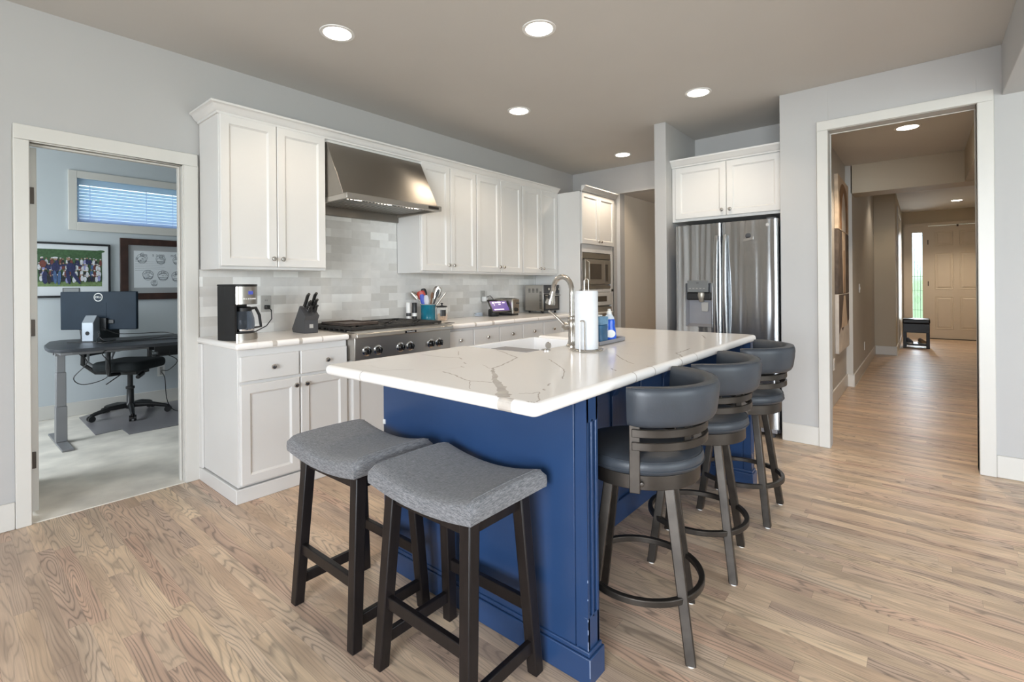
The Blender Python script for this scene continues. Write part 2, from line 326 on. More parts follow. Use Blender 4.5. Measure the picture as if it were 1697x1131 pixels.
for nm, c in dict(p_green=(0.05, 0.11, 0.045), p_grass=(0.17, 0.25, 0.10), p_navy=(0.02, 0.025, 0.09), p_white=(0.62, 0.64, 0.68), p_skin=(0.34, 0.20, 0.14), p_red=(0.16, 0.045, 0.035), p_jean=(0.06, 0.12, 0.26), p_dark=(0.02, 0.022, 0.028), p_lav=(0.30, 0.30, 0.55)).items():
    MT[nm] = mat('print_' + nm[2:], c, 0.5, var=0.25, scale=60)

# ------------------------------------------------------------------ mesh builder
class MB:
    def __init__(s):
        s.v = []; s.f = []; s.mi = []; s.M = Matrix.Identity(4); s.cur = 0
    def add(s, vs, fs, mi=None):
        b = len(s.v); s.v += [s.M @ Vector(p) for p in vs]
        s.f += [tuple(b + i for i in f) for f in fs]; s.mi += [s.cur if mi is None else mi] * len(fs); return s
    def box(s, x0, x1, y0, y1, z0, z1, mi=None):
        vs = [(x, y, z) for z in (z0, z1) for y in (y0, y1) for x in (x0, x1)]
        return s.add(vs, [(0, 2, 3, 1), (4, 5, 7, 6), (0, 1, 5, 4), (2, 6, 7, 3), (0, 4, 6, 2), (1, 3, 7, 5)], mi)
    def hexa(s, bot, top, mi=None):
        vs = list(bot) + list(top)
        return s.add(vs, [(3, 2, 1, 0), (4, 5, 6, 7), (0, 1, 5, 4), (1, 2, 6, 5), (2, 3, 7, 6), (3, 0, 4, 7)], mi)
    def prism(s, poly, h0, h1, ax='z', mi=None):
        def P(a, b, h): return (a, b, h) if ax == 'z' else ((a, h, b) if ax == 'y' else (h, a, b))
        n = len(poly); vs = [P(a, b, h0) for a, b in poly] + [P(a, b, h1) for a, b in poly]
        fs = [tuple(range(n))[::-1], tuple(range(n, 2 * n))] + [(i, (i + 1) % n, n + (i + 1) % n, n + i) for i in range(n)]
        return s.add(vs, fs, mi)
    def lathe(s, prof, c=(0, 0, 0), seg=24, ax='z', mi=None):
        vs = []; fs = []; n = len(prof)
        for i in range(seg):
            a = 2 * math.pi * i / seg; ca, sa = math.cos(a), math.sin(a)
            for r, h in prof:
                p = (r * ca, r * sa, h) if ax == 'z' else ((r * ca, h, r * sa) if ax == 'y' else (h, r * ca, r * sa))
                vs.append((p[0] + c[0], p[1] + c[1], p[2] + c[2]))
        for i in range(seg):
            j = (i + 1) % seg
            for k in range(n - 1):
                fs.append((i * n + k, j * n + k, j * n + k + 1, i * n + k + 1))
        loop_ = prof[0] == prof[-1]
        if prof[0][0] > 1e-6 and not loop_: fs.append(tuple(i * n for i in range(seg))[::-1])
        if prof[-1][0] > 1e-6 and not loop_: fs.append(tuple(i * n + n - 1 for i in range(seg)))
        return s.add(vs, fs, mi)
    def cyl(s, p, q, r, r2=None, seg=16, mi=None):
        return s.tube([p, q], [r, r if r2 is None else r2], seg, mi=mi)
    def tube(s, pts, r, seg=10, closed=False, mi=None):
        pts = [Vector(p) for p in pts]; n = len(pts)
        rs = r if isinstance(r, (list, tuple)) else [r] * n
        sec = [[(math.cos(2 * math.pi * k / seg) * q, math.sin(2 * math.pi * k / seg) * q) for k in range(seg)] for q in rs]
        return s.sweep(pts, sec, closed, mi)
    def sweep(s, pts, sec, closed=False, mi=None, up=None):
        """sec: list of per-point 2D sections (normal, binormal); up fixes the binormal"""
        pts = [Vector(p) for p in pts]; n = len(pts); k = len(sec[0]); vs = []; fs = []; prev = None
        for i in range(n):
            a = pts[(i - 1) % n] if closed or i > 0 else pts[i]; b = pts[(i + 1) % n] if closed or i < n - 1 else pts[i]
            t = (b - a); t = t.normalized() if t.length > 1e-9 else Vector((0, 0, 1))
            if up is not None:
                bi = Vector(up); no = bi.cross(t)
                no.normalize(); bi = t.cross(no)
            else:
                if prev is None:
                    ref = Vector((0, 0, 1)) if abs(t.z) < 0.9 else Vector((1, 0, 0))
                    no = ref.cross(t).normalized()
                else:
                    no = (prev - t * prev.dot(t))
                    no = no.normalized() if no.length > 1e-6 else prev
                prev = no; bi = t.cross(no)
            for x, y in sec[i]: vs.append(pts[i] + no * x + bi * y)
        for i in range(n if closed else n - 1):
            j = (i + 1) % n
            for q in range(k): fs.append((i * k + q, i * k + (q + 1) % k, j * k + (q + 1) % k, j * k + q))
        if not closed:
            fs.append(tuple(range(k))[::-1]); fs.append(tuple((n - 1) * k + q for q in range(k)))
        return s.add(vs, fs, mi)
    def sphere(s, c, r, seg=16, rings=10, sz=None, mi=None):
        rz = r if sz is None else sz
        return s.lathe([(max(r * math.sin(math.pi * i / rings), 0.0), -rz * math.cos(math.pi * i / rings)) for i in range(rings + 1)], c, seg, mi=mi)
    def build(s, name, mats, parent=None, org=None, bevel=0.0, smooth=30, seg=2):
        me = bpy.data.meshes.new(name)
        o_ = Vector(org) if org is not None else (ORG.get(parent.name, Vector()) if parent else Vector())
        me.from_pydata([tuple(p - o_) for p in s.v], [], s.f)
        if not isinstance(mats, (list, tuple)): mats = [mats]
        for mm in mats: me.materials.append(MT[mm] if isinstance(mm, str) else mm)
        for p, i in zip(me.polygons, s.mi): p.material_index = i
        b = bmesh.new(); b.from_mesh(me)
        bmesh.ops.remove_doubles(b, verts=b.verts, dist=1e-6)
        bmesh.ops.recalc_face_normals(b, faces=b.faces); b.to_mesh(me); b.free()
        o = bpy.data.objects.new(name, me); C.objects.link(o)
        if parent: o.parent = parent
        else: o.location = o_
        ORG[o.name] = o_
        if smooth:
            for p in me.polygons: p.use_smooth = True
            me.set_sharp_from_angle(angle=R(smooth))
        if bevel:
            md = o.modifiers.new('bevel', 'BEVEL'); md.width = bevel; md.segments = seg; md.limit_method = 'ANGLE'; md.angle_limit = R(40)
            md.harden_normals = False
        return o
ORG = {}
def root(name, label, cat, loc=(0, 0, 0), group=None):
    o = bpy.data.objects.new(name, None); C.objects.link(o); o.location = loc; ORG[o.name] = Vector(loc)
    o.empty_display_size = 0.05
    return tag(o, label, cat, group)
def tag(o, label, cat, group=None):
    o['label'] = label; o['category'] = cat
    if group: o['group'] = group
    return o
def struct(o, label=None):
    o['kind'] = 'structure'
    if label: o['label'] = label
    return o
def dup(src, loc, label, group=None, rotz=None):
    r = src.copy(); C.objects.link(r); r.location = loc; r['label'] = label
    if rotz is not None: r.rotation_euler = (0, 0, rotz)
    if group: r['group'] = group
    for ch in src.children:
        c = ch.copy(); C.objects.link(c); c.parent = r
        for g in ch.children:
            d = g.copy(); C.objects.link(d); d.parent = c
    return r
FACE_Y = Matrix(((1, 0, 0, 0), (0, 0, -1, 0), (0, 1, 0, 0), (0, 0, 0, 1)))   # local (u, z, w) -> x=u, y=-w, z=z
def face_mx(facing, plane):
    """local (u, h, w): u along the face, h up, w outwards"""
    if facing == '-y': return Matrix(((1, 0, 0, 0), (0, 0, -1, plane), (0, 1, 0, 0), (0, 0, 0, 1)))
    if facing == '-x': return Matrix(((0, 0, -1, plane), (1, 0, 0, 0), (0, 1, 0, 0), (0, 0, 0, 1)))
def panel_door(mb, u0, u1, h0, h1, t=0.019, rail=0.05, rec=0.011, flat=False):
    """recessed-panel door in the builder's local frame"""
    def ring(d, w_): return [(u0 + d, h0 + d, w_), (u1 - d, h0 + d, w_), (u1 - d, h1 - d, w_), (u0 + d, h1 - d, w_)]
    lv = [ring(0, 0), ring(0, t - 0.004), ring(0.004, t)]
    if not flat: lv += [ring(rail, t), ring(rail + 0.003, t - 0.004), ring(rail + 0.011, t - rec), ]
    vs = [p for l_ in lv for p in l_]; fs = [(3, 2, 1, 0)]
    for k in range(len(lv) - 1):
        for i in range(4):
            j = (i + 1) % 4; fs.append((k * 4 + i, k * 4 + j, k * 4 + 4 + j, k * 4 + 4 + i))
    b = (len(lv) - 1) * 4; fs.append((b, b + 1, b + 2, b + 3))
    mb.add(vs, fs)
def knob(u, h, w, parent, M):
    k = MB(); k.M = M @ Matrix.Translation((u, h, w))
    k.lathe([(0.006, 0), (0.005, 0.010), (0.008, 0.014), (0.0145, 0.017), (0.0155, 0.021), (0.012, 0.026), (0.0, 0.028)], seg=16)
    return k.build('knob', 'nickel', parent)
def cab_door(nm, u0, u1, h0, h1, M, parent, knob_at=None, rail=0.05, mat_='cab', flat=False):
    d = MB(); d.M = M; panel_door(d, u0, u1, h0, h1, rail=rail, flat=flat)
    o = d.build(nm, mat_, parent, smooth=0)
    if knob_at: knob(knob_at[0], knob_at[1], 0.019, o, M)
    return o

# ------------------------------------------------------------------ structure
XC, XW, H = 4.955, 3.707, 2.707
b = MB(); b.box(-4.7, XC + 2.2, -8.0, 0.0, -0.05, 0.0); b.box(XC + 2.2, 14.2, -5.2, -2.6, -0.05, 0.0)
struct(b.build('floor', 'floor', smooth=0), 'oak plank floor of the kitchen and hallway')
b = MB(); b.box(-2.2, 3.4, 0.004, 3.0, -0.06, 0.004)
struct(b.build('floor_office', 'carpet', smooth=0), 'pale cut pile carpet of the office')
b = MB(); b.box(-4.7, XC + 0.2, -8.0, 0.12, H, H + 0.1)
struct(b.build('ceiling', 'ceiling', smooth=0), 'smooth warm grey kitchen ceiling')
DX0, DX1, DZ = -0.258, 0.436, 2.008          # office doorway
b = MB(); b.box(-4.7, DX0 - 0.02, 0, 0.12, 0, H); b.box(DX0 - 0.02, DX1 + 0.02, 0, 0.12, DZ + 0.02, H); b.box(DX1 + 0.02, XC + 2.2, 0, 0.12, 0, H)
struct(b.build('wall_back', 'wall', smooth=0), 'wall carrying the long run of white cabinets')
# office-side skin of that wall, office walls and ceiling
b = MB()
b.box(-2.2, DX0 - 0.02, 0.12, 0.13, 0, 2.6); b.box(DX1 + 0.02, 3.4, 0.12, 0.13, 0, 2.6); b.box(DX0 - 0.02, DX1 + 0.02, 0.12, 0.13, DZ + 0.02, 2.6)
struct(b.build('wall_office_near', 'office', smooth=0))
YO = 2.73; WX0, WX1, WZ0, WZ1 = 0.332, 1.66, 1.886, 2.315
b = MB(); b.box(-2.2, WX0, YO, YO + 0.15, 0, 2.6); b.box(WX1, 3.4, YO, YO + 0.15, 0, 2.6); b.box(WX0, WX1, YO, YO + 0.15, 0, WZ0); b.box(WX0, WX1, YO, YO + 0.15, WZ1, 2.6)
struct(b.build('wall_office_back', 'office', smooth=0), 'pale blue office wall with a high window')
b = MB(); b.box(-2.2, -1.9, 0.13, 0.75, 0, 2.6); b.box(-2.2, -1.9, 2.25, YO, 0, 2.6); b.box(-2.2, -1.9, 0.75, 2.25, 0, 0.85); b.box(-2.2, -1.9, 0.75, 2.25, 2.15, 2.6)
struct(b.build('wall_office_left', 'office', smooth=0))
b = MB(); b.box(3.3, 3.4, 0.13, YO, 0, 2.6); struct(b.build('wall_office_right', 'office', smooth=0))
b = MB(); b.box(-2.2, 3.4, 0.12, YO + 0.15, 2.6, 2.7); struct(b.build('ceiling_office', 'trim', smooth=0))
b = MB(); b.box(-1.9, 3.3, YO - 0.014, YO, 0.0045, 0.135); struct(b.build('baseboard_office', 'trim', bevel=0.004), 'white office baseboard')
# end wall with the pantry opening
b = MB()
b.box(XC, XC + 0.12, -0.69, 0.0, 0, H); b.box(XC, XC + 0.12, -1.69, -0.69, 2.37, H)
struct(b.build('wall_end', 'wall', smooth=0), 'end wall with the tall pantry opening')
b = MB(); b.box(XC + 0.12, XC + 2.2, -0.69, -0.57, 0, 2.5); b.box(XC + 2.1, XC + 2.2, -2.4, -0.57, 0, 2.5); b.box(XC + 0.12, XC + 2.2, -1.8, -1.69, 0, 2.5)
struct(b.build('wall_pantry', 'pantry', smooth=0), 'tan wall inside the pantry opening')
b = MB(); b.box(XC + 0.12, XC + 2.2, -1.8, -0.57, 2.372, 2.45); struct(b.build('ceiling_pantry', 'ceiling', smooth=0))
# pillar beside the fridge, alcove back
b = MB(); b.box(XW, XC + 0.12, -1.80, -1.69, 0, H); struct(b.build('wall_pillar', 'wall', smooth=0, bevel=0.004), 'narrow wall end beside the refrigerator')
b = MB(); b.box(4.46, 4.58, -2.725, -1.80, 0, H); struct(b.build('wall_alcove', 'wall', smooth=0))
# hall wall with tall cased opening
HY0, HY1, HZ, XT = -3.047, -3.850, 2.367, 3.825
b = MB(); b.box(XW, XT, HY0, -2.725, 0, H); b.box(XW, XT, HY1, HY0, HZ, H); b.box(XW, XT, -8.0, HY1, 0, H); b.box(XT, 4.58, -2.86, -2.725, 0, H)
struct(b.build('wall_right', 'wall', smooth=0, bevel=0.003), 'wall with the cased opening to the hallway')
# dropped soffit along the right
b = MB(); b.box(-4.7, XW, -4.9, -3.965, 2.392, H)
struct(b.build('ceiling_soffit', 'soffit', smooth=0, bevel=0.003), 'dropped soffit beam')
# walls behind the camera, with window openings
b = MB(); b.box(-4.7, -1.75, -8.0, -7.8, 0, H); b.box(2.15, XW, -8.0, -7.8, 0, H); b.box(-1.75, 2.15, -8.0, -7.8, 0, 0.5); b.box(-1.75, 2.15, -8.0, -7.8, 2.4, H)
struct(b.build('wall_rear', 'wall', smooth=0))
b = MB(); b.box(-4.7, -4.55, -8, -6.2, 0, H); b.box(-4.7, -4.55, -3.0, 0, 0, H); b.box(-4.7, -4.55, -6.2, -3.0, 0, 0.5); b.box(-4.7, -4.55, -6.2, -3.0, 2.4, H)
struct(b.build('wall_left', 'wall', smooth=0))
# hallway
b = MB(); b.box(XT, 6.40, -2.88, -2.78, 0, 2.8); b.box(XT, 6.40, -2.885, -2.86, 0, 2.62)
struct(b.build('wall_hall_niche', 'hallgrey', smooth=0), 'hallway wall where the tall art panels hang')
b = MB(); b.box(6.40, 9.84, -2.95, -2.78, 0, 2.85)
struct(b.build('wall_hall_left', 'hallgrey', smooth=0), 'grey hallway wall past the art panels')
b = MB(); b.box(9.84, 13.4, -3.24, -2.78, 0, 2.85)
struct(b.build('wall_hall_jog', 'hall', smooth=0), 'tan wall jutting into the hallway')
b = MB(); b.box(XT, 13.6, -5.0, -4.75, 0, 2.85); struct(b.build('wall_hall_right', 'hall', smooth=0))
b = MB(); b.box(XT, 6.42, -4.75, -2.86, 2.615, 2.7); struct(b.build('ceiling_hall', 'ceiling', smooth=0))
b = MB(); b.box(6.40, 6.75, -4.75, -2.94, 2.283, 2.8); b.box(XT, 6.42, -4.75, -3.93, 2.29, 2.62)
struct(b.build('wall_hall_beam', 'hall', smooth=0), 'tan dropped beam across the hallway')
b = MB(); b.box(6.7, 13.6, -4.75, -2.9, 2.79, 2.85); struct(b.build('ceiling_entry', 'ceiling', smooth=0))
XD = 13.4
b = MB(); b.box(XD + 0.02, XD + 0.17, -3.30, -2.9, 0, 2.85); b.box(XD + 0.02, XD + 0.17, -4.75, -3.30, 2.47, 2.85); b.box(XD + 0.02, XD + 0.17, -4.75, -4.62, 0, 2.5)
struct(b.build('wall_entry', 'hall', smooth=0), 'tan wall around the front door')
# baseboards
def baseboard(nm, boxes, h=0.14):
    b = MB()
    for x0, x1, y0, y1 in boxes: b.box(x0, x1, y0, y1, 0, h)
    return struct(b.build(nm, 'trim', bevel=0.005))
baseboard('baseboard_left', [(-4.55, DX0 - 0.062, -0.014, 0)])
baseboard('baseboard_right', [(XW - 0.014, XW, HY0 + 0.0, -2.728), (XW - 0.014, XW, -7.8, HY1 - 0.078)])
baseboard('baseboard_hall', [(XT, 6.40, -2.899, -2.885), (6.386, 6.40, -2.964, -2.885), (6.386, 9.84, -2.964, -2.95), (9.826, 9.84, -3.254, -2.95), (9.826, 12.35, -3.254, -3.24)], 0.15)
# office door casing, jamb
b = MB(); cw = 0.062
b.box(DX0 - cw, DX0, -0.018, 0, 0, DZ + 0.0); b.box(DX1, DX1 + 0.078, -0.018, 0, 0, DZ); b.box(DX0 - cw, DX1 + 0.078, -0.018, 0, DZ, DZ + 0.078)
b.box(DX0 - 0.02, DX0, 0, 0.13, 0, DZ); b.box(DX1, DX1 + 0.02, 0, 0.13, 0, DZ); b.box(DX0 - 0.02, DX1 + 0.02, 0, 0.13, DZ, DZ + 0.02)
b.box(DX0, DX1, 0.05, 0.085, DZ - 0.012, DZ); b.box(DX1 - 0.012, DX1, 0.05, 0.085, 0, DZ)
struct(b.build('trim_1', 'trim', bevel=0.005), 'white casing around the office doorway')
# hall opening casing
b = MB(); cw = 0.072
b.box(XW - 0.02, XW, HY0, HY0 + cw, 0, HZ); b.box(XW - 0.02, XW, HY1 - 0.078, HY1, 0, HZ); b.box(XW - 0.02, XW, HY1 - 0.078, HY0 + cw, HZ, HZ + 0.07)
b.box(XW, XT + 0.01, HY0 - 0.0, HY0 + 0.02, 0, HZ); b.box(XW, XT + 0.01, HY1 - 0.02, HY1, 0, HZ); b.box(XW, XT + 0.01, HY1, HY0, HZ, HZ + 0.015)
struct(b.build('trim_2', 'trim', bevel=0.004), 'white casing around the hallway opening')
b = MB(); b.box(XT, XT + 0.02, HY0, HY0 + 0.02, 0, 2.3)
# hall: white closet casing on the tan jog wall
b = MB(); b.box(10.55, 10.66, -3.26, -3.24, 0, 2.5); b.box(12.3, 12.41, -3.26, -3.24, 0, 2.5); b.box(10.55, 12.41, -3.26, -3.24, 2.5, 2.6); b.box(10.66, 12.3, -3.252, -3.24, 0, 2.5)
struct(b.build('trim_3', 'trim', bevel=0.004), 'white closet casing near the front door')
# air vent in the pantry ceiling
t = MB(); t.box(5.35, 5.70, -1.35, -0.98, 2.362, 2.372)
for i in range(7): t.box(5.37 + i * 0.045, 5.395 + i * 0.045, -1.33, -1.0, 2.356, 2.362)
tag(t.build('air_vent', 'vent'), 'bronze slotted air vent in the pantry ceiling', 'vent')

# ------------------------------------------------------------------ windows and doors
r = root('window_1', 'high office window in a cream frame', 'window', (1.0, YO, 1.8)); del r['category']; struct(r)
b = MB(); cw = 0.065
b.box(WX0 - cw, WX0, YO - 0.02, YO, WZ0 - 0.08, WZ1 + 0.07); b.box(WX1, WX1 + cw, YO - 0.02, YO, WZ0 - 0.08, WZ1 + 0.07)
b.box(WX0, WX1, YO - 0.02, YO, WZ1, WZ1 + 0.07); b.box(WX0, WX1, YO - 0.02, YO, WZ0 - 0.08, WZ0)
b.box(WX0, WX0 + 0.03, YO + 0.08, YO + 0.12, WZ0, WZ1); b.box(WX1 - 0.03, WX1, YO + 0.08, YO + 0.12, WZ0, WZ1); b.box(WX0, WX1, YO + 0.08, YO + 0.12, WZ0, WZ0 + 0.03); b.box(WX0, WX1, YO + 0.08, YO + 0.12, WZ1 - 0.03, WZ1)
b.build('window_frame', 'trim', r, bevel=0.003)
b = MB(); b.box(WX0 + 0.03, WX1 - 0.03, YO + 0.098, YO + 0.102, WZ0 + 0.03, WZ1 - 0.03); b.build('pane', 'pane', r, smooth=0)
r = root('window_blind', 'white horizontal blind half open in the high office window', 'blind', (1.0, YO + 0.04, WZ0))
b = MB(); ns = 11
for i in range(ns):
    z = WZ0 + 0.028 + i * 0.032
    b.hexa([(WX0 + 0.01, YO + 0.026, z - 0.0165), (WX1 - 0.01, YO + 0.026, z - 0.0165), (WX1 - 0.01, YO + 0.048, z + 0.0135), (WX0 + 0.01, YO + 0.048, z + 0.0135)],
           [(WX0 + 0.01, YO + 0.026, z - 0.0135), (WX1 - 0.01, YO + 0.026, z - 0.0135), (WX1 - 0.01, YO + 0.048, z + 0.0165), (WX0 + 0.01, YO + 0.048, z + 0.0165)])
b.build('slat', 'blind', r, smooth=0)
b = MB(); b.box(WX0 + 0.004, WX1 - 0.004, YO + 0.008, YO + 0.062, WZ1 - 0.055, WZ1 - 0.002); b.build('head_rail', 'blind', r, bevel=0.003)
b = MB(); b.box(WX0 + 0.01, WX1 - 0.01, YO + 0.012, YO + 0.06, WZ0 + 0.002, WZ0 + 0.014); b.build('bottom_rail', 'blind', r, bevel=0.003)
for x in (WX0 + 0.10, WX0 + 0.56, WX0 + 0.80, WX1 - 0.12):
    b = MB(); b.box(x - 0.003, x + 0.003, YO + 0.011, YO + 0.013, WZ0 + 0.01, WZ1 - 0.05); b.build('ladder_cord', 'blind', r, smooth=0)
# office door, opened inward, seen on its edge
r = root('door_1', 'white office door swung open into the office', 'door', (DX0 + 0.02, 0.12, 0)); del r['category']; struct(r)
b = MB(); b.box(DX0 + 0.006, DX0 + 0.041, 0.135, 0.815, 0.02, DZ - 0.005); b.build('door_leaf', 'trim', r, bevel=0.002)
for z in (0.30, 1.02, 1.74):
    b = MB(); b.box(DX0 + 0.002, DX0 + 0.030, 0.126, 0.1345, z - 0.045, z + 0.045); b.cyl((DX0 + 0.004, 0.128, z - 0.047), (DX0 + 0.004, 0.128, z + 0.047), 0.006); b.build('hinge', 'hinge', r, bevel=0.002)
# front door with sidelight
r = root('door_2', 'cream six-panel front door at the end of the hallway', 'door', (XD, -4.15, 0)); del r['category']; struct(r)
M = face_mx('-x', XD); DY0, DY1 = -4.60, -3.69
b = MB(); b.M = M
b.box(DY0, DY1, 0.015, 2.45, -0.045, 0.0)
for u0, u1 in ((DY0 + 0.11, DY0 + 0.40), (DY0 + 0.51, DY0 + 0.80)):
    for h0, h1 in ((0.22, 0.92), (1.08, 1.86), (2.02, 2.32)):
        def ring(d, w_): return [(u0 + d, h0 + d, w_), (u1 - d, h0 + d, w_), (u1 - d, h1 - d, w_), (u0 + d, h1 - d, w_)]
        lv = [ring(-0.006, 0.0), ring(0, 0.006), ring(0.015, 0.001), ring(0.03, 0.001), ring(0.05, 0.008)]
        vs = [p for l_ in lv for p in l_]; fs = []
        for k in range(4):
            for i in range(4): fs.append((k * 4 + i, k * 4 + (i + 1) % 4, k * 4 + 4 + (i + 1) % 4, k * 4 + 4 + i))
        fs.append((16, 17, 18, 19)); b.add(vs, fs)
b.build('door_leaf', 'doorpaint', r, smooth=0)
b = MB(); b.M = M
b.box(DY1, DY1 + 0.018, 0, 2.47, -0.05, 0.012); b.box(DY0 - 0.02, DY1 + 0.40, 2.455, 2.52, -0.05, 0.014); b.box(DY1 + 0.385, DY1 + 0.42, 0, 2.455, -0.05, 0.012)
b.box(DY1 + 0.018, DY1 + 0.10, 0, 2.455, -0.045, 0.004); b.box(DY1 + 0.268, DY1 + 0.385, 0, 2.455, -0.045, 0.004)
b.box(DY1 + 0.10, DY1 + 0.268, 0, 0.405, -0.045, 0.004); b.box(DY1 + 0.10, DY1 + 0.268, 2.318, 2.455, -0.045, 0.004)
b.build('door_frame', 'doorpaint', r, smooth=0)
b = MB(); b.M = M; b.box(DY0, DY1, 0.0, 0.015, -0.05, 0.02); b.build('threshold', 'dark', r, smooth=0)
for z in (0.35, 1.2, 2.1):
    b = MB(); b.M = M; b.box(DY1 - 0.004, DY1 + 0.012, z - 0.05, z + 0.05, 0.0, 0.014); b.build('hinge', 'hinge', r)
b = MB(); b.M = M; b.box(DY0 + 0.42, DY0 + 0.45, 2.41, 2.455, 0.0, 0.02); b.build('door_catch', 'hinge', r)
r = root('window_2', 'narrow leaded glass sidelight left of the front door', 'window', (XD, -3.5, 0.4)); del r['category']; struct(r)
SY0, SY1 = DY1 + 0.10, DY1 + 0.268
b = MB(); b.M = M; b.box(SY0, SY1, 0.405, 2.318, -0.024, -0.020); b.build('pane', 'pane', r, smooth=0)
b = MB(); b.M = M; sm = (SY0 + SY1) / 2
for u in (SY0 + 0.035, SY1 - 0.035): b.box(u - 0.003, u + 0.003, 0.405, 2.318, -0.026, -0.018)
for h in (0.62, 1.05, 1.36, 1.68, 2.25): b.box(SY0, SY1, h - 0.003, h + 0.003, -0.026, -0.018)
for h in (0.85, 1.52, 1.95):
    b.tube([(sm, h - 0.09, -0.022), (SY1 - 0.035, h, -0.022), (sm, h + 0.09, -0.022), (SY0 + 0.035, h, -0.022)], 0.004, 6, True)
    b.tube([(sm, h - 0.05, -0.022), (SY1 - 0.06, h, -0.022), (sm, h + 0.05, -0.022), (SY0 + 0.06, h, -0.022)], 0.003, 6, True)
b.box(sm - 0.002, sm + 0.002, 0.405, 2.318, -0.026, -0.018)
b.build('lead_lines', 'leaded', r, smooth=0)

# ------------------------------------------------------------------ cabinets on the back wall
def upper_cabinet(x0, x1, label, group):
    r = root('wall_cabinet', label, 'cabinet', ((x0 + x1) / 2, -0.16, 1.345), group)
    b = MB(); b.box(x0, x1, -0.325, -0.012, 1.345, 2.29); b.build('carcass', 'cab', r, bevel=0.002)
    M = face_mx('-y', -0.325); mid = (x0 + x1) / 2
    cab_door('door', x0 + 0.005, mid - 0.002, 1.362, 2.284, M, r, (mid - 0.03, 1.415))
    cab_door('door', mid + 0.002, x1 - 0.005, 1.362, 2.284, M, r, (mid + 0.03, 1.415))
    return r
G = 'white wall cabinets above the counter'
upper_cabinet(0.526, 1.214, 'white two-door wall cabinet above the coffee maker, left of the steel hood', G)
upper_cabinet(2.070, 2.742, 'white two-door wall cabinet touching the right side of the steel hood', G)
upper_cabinet(2.743, 3.437, 'white two-door wall cabinet, second to the right of the hood', G)
upper_cabinet(3.438, 4.092, 'white two-door wall cabinet above the toaster oven, beside the oven tower', G)
def crown(path, outs, z=0.0, nm='trim', label=None):
    prof = [(0, 2.284), (0.010, 2.284), (0.013, 2.296), (0.026, 2.303), (0.040, 2.324), (0.046, 2.331), (0.056, 2.334), (0.056, 2.346), (0, 2.346)]
    b = MB(); n = len(prof); vs = []; fs = []
    for (px, py), (ox, oy) in zip(path, outs):
        vs += [(px + ox * o, py + oy * o, h + z) for o, h in prof]
    for i in range(len(path) - 1):
        for k in range(n): fs.append((i * n + k, i * n + (k + 1) % n, (i + 1) * n + (k + 1) % n, (i + 1) * n + k))
    fs.append(tuple(range(n))); fs.append(tuple((len(path) - 1) * n + k for k in range(n))[::-1])
    b.add(vs, fs)
    return struct(b.build(nm, 'cab', smooth=40), label)
crown([(0.526, -0.012), (0.526, -0.33), (4.092, -0.33)], [(-1, 0), (-1, -1), (0, -1)], nm='trim_4', label='white crown moulding over the long cabinet run')
b = MB(); b.box(1.2145, 2.0695, -0.325, -0.012, 2.264, 2.29); struct(b.build('trim_5', 'cab'))
# tiled backsplash
b = MB(); b.box(0.515, 4.095, -0.010, 0.0, 0.90, 1.35); b.box(1.2145, 2.0695, -0.010, 0.0, 1.35, 1.95)
struct(b.build('wall_backsplash', 'tile', smooth=0), 'pale marble brick tile behind the counter and range')

def base_body(r, x0, x1, plinth_left=False):
    b = MB(); b.box(x0, x1, -0.595, -0.012, 0.088, 0.874); b.build('carcass', 'cab', r, bevel=0.002)
    b = MB(); pl = 0.014 if plinth_left else 0.0
    b.prism([(x0 - pl, -0.012), (x0 - pl, -0.607), (x1, -0.607), (x1, -0.012)], 0.0, 0.082)
    b.build('plinth', 'cab', r, bevel=0.004)
MB_ = face_mx('-y', -0.595)
r = root('base_cabinet', 'white base cabinet with two drawers and two doors beside the office doorway', 'cabinet', (0.865, -0.3, 0), 'white base cabinets under the back counter')
base_body(r, 0.522, 1.208, True)
b = MB(); b.box(0.508, 0.522, -0.07, -0.012, 0.084, 0.874); b.build('end_stile', 'cab', r, bevel=0.003)
cab_door('drawer', 0.533, 0.874, 0.690, 0.833, MB_, r, (0.713, 0.760), flat=True)
cab_door('drawer', 0.885, 1.203, 0.690, 0.833, MB_, r, (1.055, 0.760), flat=True)
cab_door('door', 0.533, 0.876, 0.100, 0.672, MB_, r, (0.848, 0.628))
cab_door('door', 0.885, 1.203, 0.100, 0.672, MB_, r, (0.914, 0.628))
r = root('base_cabinet', 'white two-door base cabinet below the steel rangetop', 'cabinet', (1.64, -0.3, 0), 'white base cabinets under the back counter')
b = MB(); b.box(1.2095, 2.075, -0.595, -0.012, 0.088, 0.728); b.build('carcass', 'cab', r, bevel=0.002)
b = MB(); b.box(1.2095, 2.075, -0.607, -0.012, 0, 0.082); b.build('plinth', 'cab', r, bevel=0.004)
cab_door('door', 1.245, 1.638, 0.100, 0.715, MB_, r, (1.605, 0.66)); cab_door('door', 1.645, 2.04, 0.100, 0.715, MB_, r, (1.68, 0.66))
xs = [2.078, 2.752, 3.430, 4.094]
for i, lab in enumerate(('white base cabinet with two drawers right beside the rangetop', 'white base cabinet with two drawers, middle one under the right counter', 'white base cabinet with two drawers next to the oven tower')):
    x0, x1 = xs[i], xs[i + 1] - 0.001; mid = (x0 + x1) / 2
    r = root('base_cabinet', lab, 'cabinet', (mid, -0.3, 0), 'white base cabinets under the back counter')
    base_body(r, x0, x1)
    for u0, u1 in ((x0 + 0.004, mid - 0.004), (mid + 0.004, x1 - 0.004)):
        cab_door('drawer', u0, u1, 0.705, 0.855, MB_, r, ((u0 + u1) / 2, 0.775), flat=True)
        cab_door('door', u0, u1, 0.100, 0.690, MB_, r, (u1 - 0.03 if u0 < mid - 0.1 else u0 + 0.03, 0.64))
